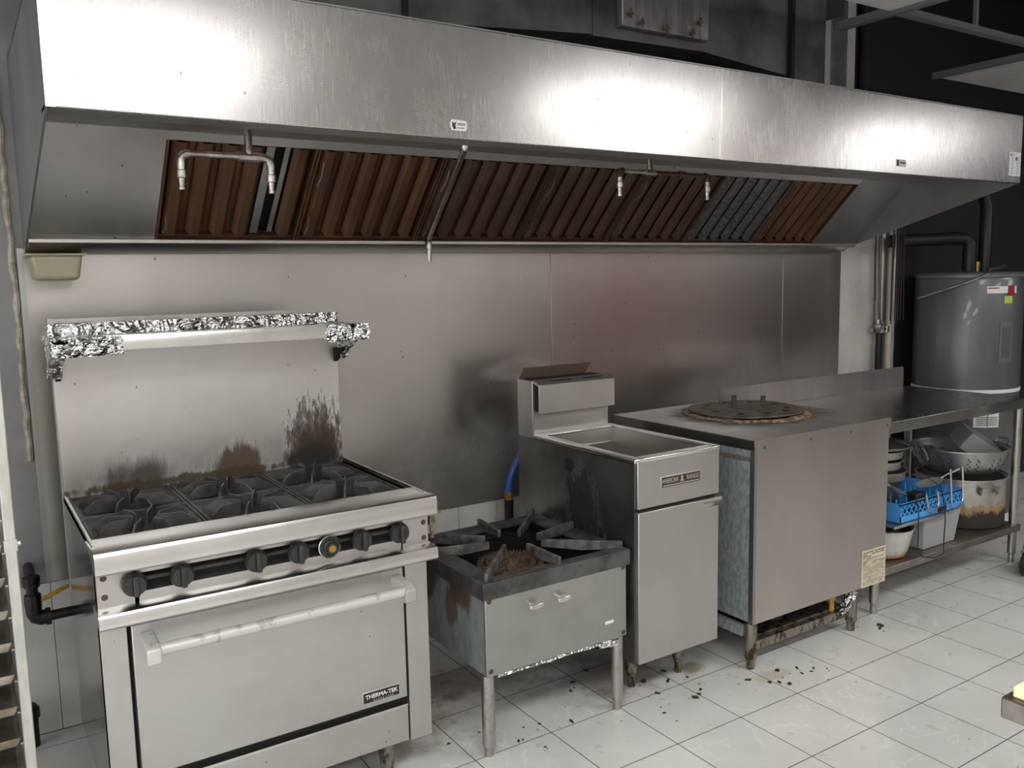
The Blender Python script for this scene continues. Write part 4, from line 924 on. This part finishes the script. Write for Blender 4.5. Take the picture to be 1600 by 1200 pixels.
ws = curved('warning_sticker', R_(-140), R_(-112), .60, .745, .2975, m_labelw, wh)
for a0, a1, z0, z1 in ((-138, -133, .715, .728), (-131, -127, .712, .732), (-122, -118, .715, .728), (-117, -114, .712, .732), (-129, -126, .69, .70), (-117, -113.5, .69, .70)):
    curved('pictogram', R_(a0), R_(a1), z0, z1, .2998, m_ink, ws, 3)
for k in range(5): curved('printed_line', R_(-137), R_(-126), .615 + k * .011, .618 + k * .011, .2998, m_ink, ws, 3); curved('printed_line', R_(-124), R_(-114), .615 + k * .011, .618 + k * .011, .2998, m_ink, ws, 3)
curved('sticker_divider', R_(-125.6), R_(-124.8), .605, .74, .2998, m_ink, ws, 2)
MB().tube([(5.20, -.36, 1.50), (5.20, -.36, 1.62), (5.20, -.36, 1.68), (5.17, -.34, 1.71), (5.10, -.3, 1.71), (4.75, -.12, 1.70)], .038, 14).build('insulated_pipe', m_blackpipe, wh)
MB().tube([(5.37, -.36, 1.50), (5.37, -.36, 1.9), (5.37, -.3, 2.1)], .036, 14).build('insulated_pipe', m_blackpipe, wh)
MB().lathe([(0, 0), (.014, 0), (.014, .03), (.018, .032), (.018, .06), (0, .065)], (5.29, -.36, 1.51), 12).build('relief_valve', m_brass, wh)
pts = [(4.86, -.25, 1.36), (4.92, -.38, 1.41), (4.975, -.50, 1.46), (5.05, -.56, 1.50), (5.12, -.53, 1.525), (5.30, -.50, 1.53), (5.38, -.47, 1.55), (5.45, -.45, 1.535)]
MB().tube(pts, .007, 8).build('armoured_cable', m_leg, wh)
# pipes on the white wall
p = thing('wall_pipe', (4.79, -.05, 0), 'dark vertical pipe with a steel union fixed to the white wall', 'pipe')
MB().cyl((4.79, -.05, .02), (4.79, -.05, 1.17), .020).build('lower_pipe', m_blackpipe, p)
MB().cyl((4.79, -.05, 1.17), (4.79, -.05, 1.95), .018).build('upper_pipe', m_rackm, p)
MB().lathe([(0, 0), (.03, 0), (.034, .01), (.034, .05), (.026, .055), (.026, .08), (0, .08)], (4.79, -.05, 1.15), 8).cyl((4.72, -.05, 1.17), (4.88, -.05, 1.17), .012).cyl((4.86, -.05, 1.15), (4.86, -.05, 1.19), .018).build('union', m_pipe, p)
tag(MB().tube([(4.90, -.04, 0), (4.895, -.04, .9), (4.90, -.04, 1.3), (4.895, -.04, 1.9)], .022).build('cream_pipe', m_pvc), 'cream coloured vertical pipe beside the dark pipe on the white wall', 'pipe')
tag(MB().tube([(4.845, -.03, 0), (4.845, -.03, 1.9)], .008).build('thin_conduit', m_leg), 'thin grey conduit between the dark and cream pipes', 'pipe')
# hanging rods
rr = random.Random(12)
m_wireblk = mat('dark hanging wire', (.02, .018, .018), .5, .2); m_wirered = mat('dark red wire', (.05, .012, .01), .5)
m_wireblue = mat('dark blue wire', (.015, .02, .05), .5)
for k in range(15):
    x = 4.53 + k * .0185 + rr.uniform(-.006, .006); y = -.20 + rr.uniform(-.02, .02); zt = 1.90
    zb = 1.235 + rr.choice([0, 0, 0, -.02, .01, .12]); ox = rr.uniform(-.018, .018)
    b = MB().tube([(x + ox, y, zt), (x + ox * .7, y + .004, 1.6), (x, y, zb)], .0034, 6)
    tag(b.build('hanging_cable', [m_wireblk, m_wirered, m_wireblue, m_wireblk, m_leg][k % 5 if k % 2 else 0]), 'thin dark cable in the bundle dangling under the right end of the hood', 'cable', 'cables dangling under the right end of the hood')
tag(MB().box(4.42, 4.86, -.225, -.175, 1.895, 1.92).build('cable_bar', m_tbar), 'metal bar behind the hood end from which the dark cables hang', 'bar')

# ================================================================ LEFT : gas valve, sheet pan rack
p = thing('gas_pipe', (.18, -.1, .47), 'black iron gas pipe with yellow handled valve low on the left wall', 'gas pipe')
MB().cyl((.178, -.15, .50), (.178, -.15, .585), .017).lathe([(0, 0), (.024, 0), (.024, .012), (.026, .014), (.026, .034), (.018, .038), (0, .038)], (.178, -.15, .575), 16).lathe([(0, 0), (.024, 0), (.026, .02), (.024, .045), (0, .045)], (.178, -.15, .505), 10).build('riser', m_blackpipe, p)
MB().tube([(.178, -.15, .505), (.178, -.15, .488), (.184, -.15, .474), (.196, -.15, .468), (.215, -.15, .468)], .024, 16).cyl((.21, -.15, .468), (.225, -.15, .468), .028).build('elbow', m_blackpipe, p)
MB().cyl((.22, -.15, .468), (.60, -.15, .475), .0165).cyl((.178, -.15, .60), (.178, -.002, .60), .016).build('pipe', m_blackpipe, p)
b = MB().prism([(.198, .535), (.205, .547), (.27, .572), (.285, .572), (.286, .563), (.272, .557), (.21, .532)], 'y', -.185, -.180); b.build('valve_handle', m_yellow, p, bevel=.001)
p = thing('pipe_stub', (.15, -.05, 0), 'black pipe stub by the floor behind the sheet pan rack', 'pipe')
MB().cyl((.14, -.06, 0), (.14, -.06, .10), .026).lathe([(0, 0), (.033, 0), (.033, .03), (.022, .045), (0, .045)], (.14, -.06, .10), 14).cyl((.14, -.06, .145), (.14, -.06, .20), .008).build('body', m_blackpipe, p)

rk = thing('sheet_pan_rack', (-.14, -.8, 0), 'worn whitish aluminium sheet pan rack at the left edge', 'rack')
X1, X0, Y0, Y1 = .118, -.36, -1.0, -.52
for x, y, sx_, sy_ in ((X1, Y0, -1, 1), (X0, Y0, 1, 1), (X1, Y1, -1, -1), (X0, Y1, 1, -1)):
    MB().box(min(x, x + sx_ * .024), max(x, x + sx_ * .024), min(y, y + sy_ * .024), max(y, y + sy_ * .024), .11, 1.72).build('upright', m_rackm, rk, bevel=.003)
    c = MB().lathe([(0, -.012), (.045, -.012), (.05, -.008), (.05, .008), (.045, .012), (0, .012)], (x + sx_ * .012, y + sy_ * .012, .05), 22, axis='x').build('caster', m_rubber, rk)
    MB().box(x + sx_ * .012 - .02, x + sx_ * .012 - .015, y + sy_ * .012 - .012, y + sy_ * .012 + .012, .05, .112).box(x + sx_ * .012 + .015, x + sx_ * .012 + .02, y + sy_ * .012 - .012, y + sy_ * .012 + .012, .05, .112).box(x + sx_ * .012 - .02, x + sx_ * .012 + .02, y + sy_ * .012 - .012, y + sy_ * .012 + .012, .105, .112).build('caster_fork', m_leg, c)
for z in (.12, 1.68): MB().box(X0, X1, Y0, Y0 + .02, z, z + .03).box(X0, X1, Y1 - .02, Y1, z, z + .03).build('cross_bar', m_rackm, rk)
MB().cyl((X1, Y0 + .012, .944), (X1 + .008, Y0 + .012, .944), .006, seg=6).box(X1 - .026, X1 + .001, Y0 - .002, Y0 + .026, .93, .958).build('bolt_joint', m_rackm, rk)
for k in range(14):
    z = .30 + k * .078
    for xa in (X1 - .03, X0 + .012): MB().box(xa, xa + .018, Y0 + .024, Y1 - .024, z - .004, z).build('runner', m_rackm, rk)
places = ['lowest', 'second lowest', 'third', 'fourth', 'fifth', 'sixth', 'seventh', 'eighth', 'topmost']
for k in range(9):
    z = .30 + k * .078 + .0005
    b = MB().hexa([(X0 + .035, Y0 + .006, z), (X1 - .035, Y0 + .006, z), (X1 - .035, Y1 - .04, z), (X0 + .035, Y1 - .04, z)], [(X0 + .028, Y0 - .006, z + .026), (X1 - .028, Y0 - .006, z + .026), (X1 - .028, Y1 - .03, z + .026), (X0 + .028, Y1 - .03, z + .026)])
    tp = [f for f in b.bm.faces if all(abs(v.co.z - z - .026) < 1e-4 for v in f.verts)]; bmesh.ops.delete(b.bm, geom=tp, context='FACES_ONLY')
    o = b.build('sheet_pan', m_pan, bevel=.004); sm = o.modifiers.new('thick', 'SOLIDIFY'); sm.thickness = .0015
    tag(o, 'browned sheet pan at the left edge, %s of nine counted from below' % places[k] if 0 < k < 8 else 'browned sheet pan in the left rack, %s of all nine' % places[k], 'sheet pan', 'sheet pans in the left rack')

# ================================================================ RIGHT : cart with caster, prep table corner
ct = thing('wheeled_cart', (4.6, -1.3, 0), 'wheeled metal cart at the right edge with a black caster', 'cart')
for x in (4.40, 4.85):
    for y in (-1.14, -1.55):
        MB().box(x, x + .024, y - .024, y, .12, .885).build('upright', m_rackm, ct, bevel=.003)
        c = MB().lathe([(0, -.014), (.052, -.014), (.060, -.009), (.060, .009), (.052, .014), (0, .014)], (x + .03, y - .012, .06), 26, axis='y').build('caster', m_rubber, ct)
        MB().box(x + .01, x + .05, y - .032, y - .028, .05, .125).box(x + .01, x + .05, y + .004, y + .008, .05, .125).box(x + .0, x + .05, y - .032, y + .008, .12, .13).build('caster_fork', m_leg, c)
for z in (.14, .86): MB().box(4.40, 4.874, -1.574, -1.14, z, z + .02).build('cart_shelf', m_rackm, ct, bevel=.002)
pp = thing('prep_table', (1.9, -2.8, 0), 'steel prep table corner at the lower right edge', 'table')
MB().box(1.415, 2.3, -3.2, -2.560, .806, .842).build('table_top', mat('scuffed table edge', (.33, .30, .27), .4, 1, (.20, .18, .16), 25), pp, bevel=.003)
for x, y in ((1.62, -2.74), (2.24, -2.62), (1.62, -3.14), (2.24, -3.14)): MB().cyl((x, y, 0), (x, y, .81), .02).build('leg', m_leg, pp)
tag(MB().box(1.425, 1.9, -3.0, -2.572, .8425, .862).build('cutting_board', m_board, bevel=.004), 'yellowed board lying on the steel prep table corner', 'board')

# unseen stand-ins added across the aisle, for red and dark reflections in the steel
cl_ = thing('red_stand_in', (6.0, -4.2, 0), 'unseen red upright block added across the aisle for the red reflection', 'reflection stand-in')
m_redp = mat('red stand-in paint', (.50, .03, .03), .4, 0)
MB().box(5.5, 6.5, -4.5, -3.9, .02, 1.8).build('cabinet', m_redp, cl_, bevel=.01); MB().box(5.53, 6.47, -3.899, -3.885, .75, 1.75).build('door', m_redp, cl_, bevel=.004); MB().box(5.53, 6.47, -3.899, -3.885, .06, .72).build('lower_panel', m_black, cl_, bevel=.004)
for x0, x1, h, lb in ((4.72, 5.38, 1.78, 'unseen black upright block added left of the red one for a dark reflection'), (7.3, 8.9, 2.0, 'unseen wide black block added right of the red one for a dark reflection')):
    c_ = thing('dark_stand_in', ((x0 + x1) / 2, -4.2, 0), lb, 'cabinet'); MB().box(x0, x1, -4.5, -3.9, .01, h).build('body', m_darkpaint, c_, bevel=.01)
    for xa in (x0 + .01, (x0 + x1) / 2 + .003): MB().box(xa, xa + (x1 - x0) / 2 - .013, -3.899, -3.88, .05, h - .02).build('door', m_darkpaint, c_, bevel=.004)
# floor scraps
b = MB(); r_ = random.Random(9)
spots = [(1.2, -1.03), (1.62, -.93), (1.72, -.98), (1.50, -.98), (2.02, -1.12), (1.55, -1.06), (2.05, -.83), (2.12, -.90), (2.2, -.95), (2.24, -.88), (2.28, -.97), (2.1, -1.0), (2.22, -1.09), (2.25, -1.07), (2.19, -1.1), (2.5, -1.18), (2.53, -1.2), (2.55, -1.23), (2.45, -1.12), (2.60, -1.13), (2.68, -1.16), (2.70, -1.21), (2.66, -1.2), (2.73, -1.2), (3.27, -1.12), (3.30, -1.10), (1.9, -.75), (1.85, -.8), (2.0, -.7), (1.3, -.86)]
for k in range(90):
    if k < len(spots): cx_, cy_ = spots[k]; R0 = r_.uniform(.008, .017)
    else: cx_, cy_ = r_.choice(spots); cx_ += r_.gauss(0, .1); cy_ += r_.gauss(0, .07); R0 = r_.uniform(.002, .006)
    n = 7; a0 = r_.uniform(0, 6); el = r_.uniform(.3, .8)
    ring = []
    for q in range(n):
        a = 2 * math.pi * q / n; rr_ = R0 * r_.uniform(.6, 1.2); px, py = rr_ * math.cos(a), rr_ * el * math.sin(a)
        ring.append((cx_ + px * math.cos(a0) - py * math.sin(a0), cy_ + px * math.sin(a0) + py * math.cos(a0)))
    b.prism(ring, 'z', .0002, .0002 + R0 * .25)
tag(b.build('floor_scraps', m_floorfood), 'scattered dark burnt food scraps on the pale floor tiles', 'food scraps', kind='stuff')
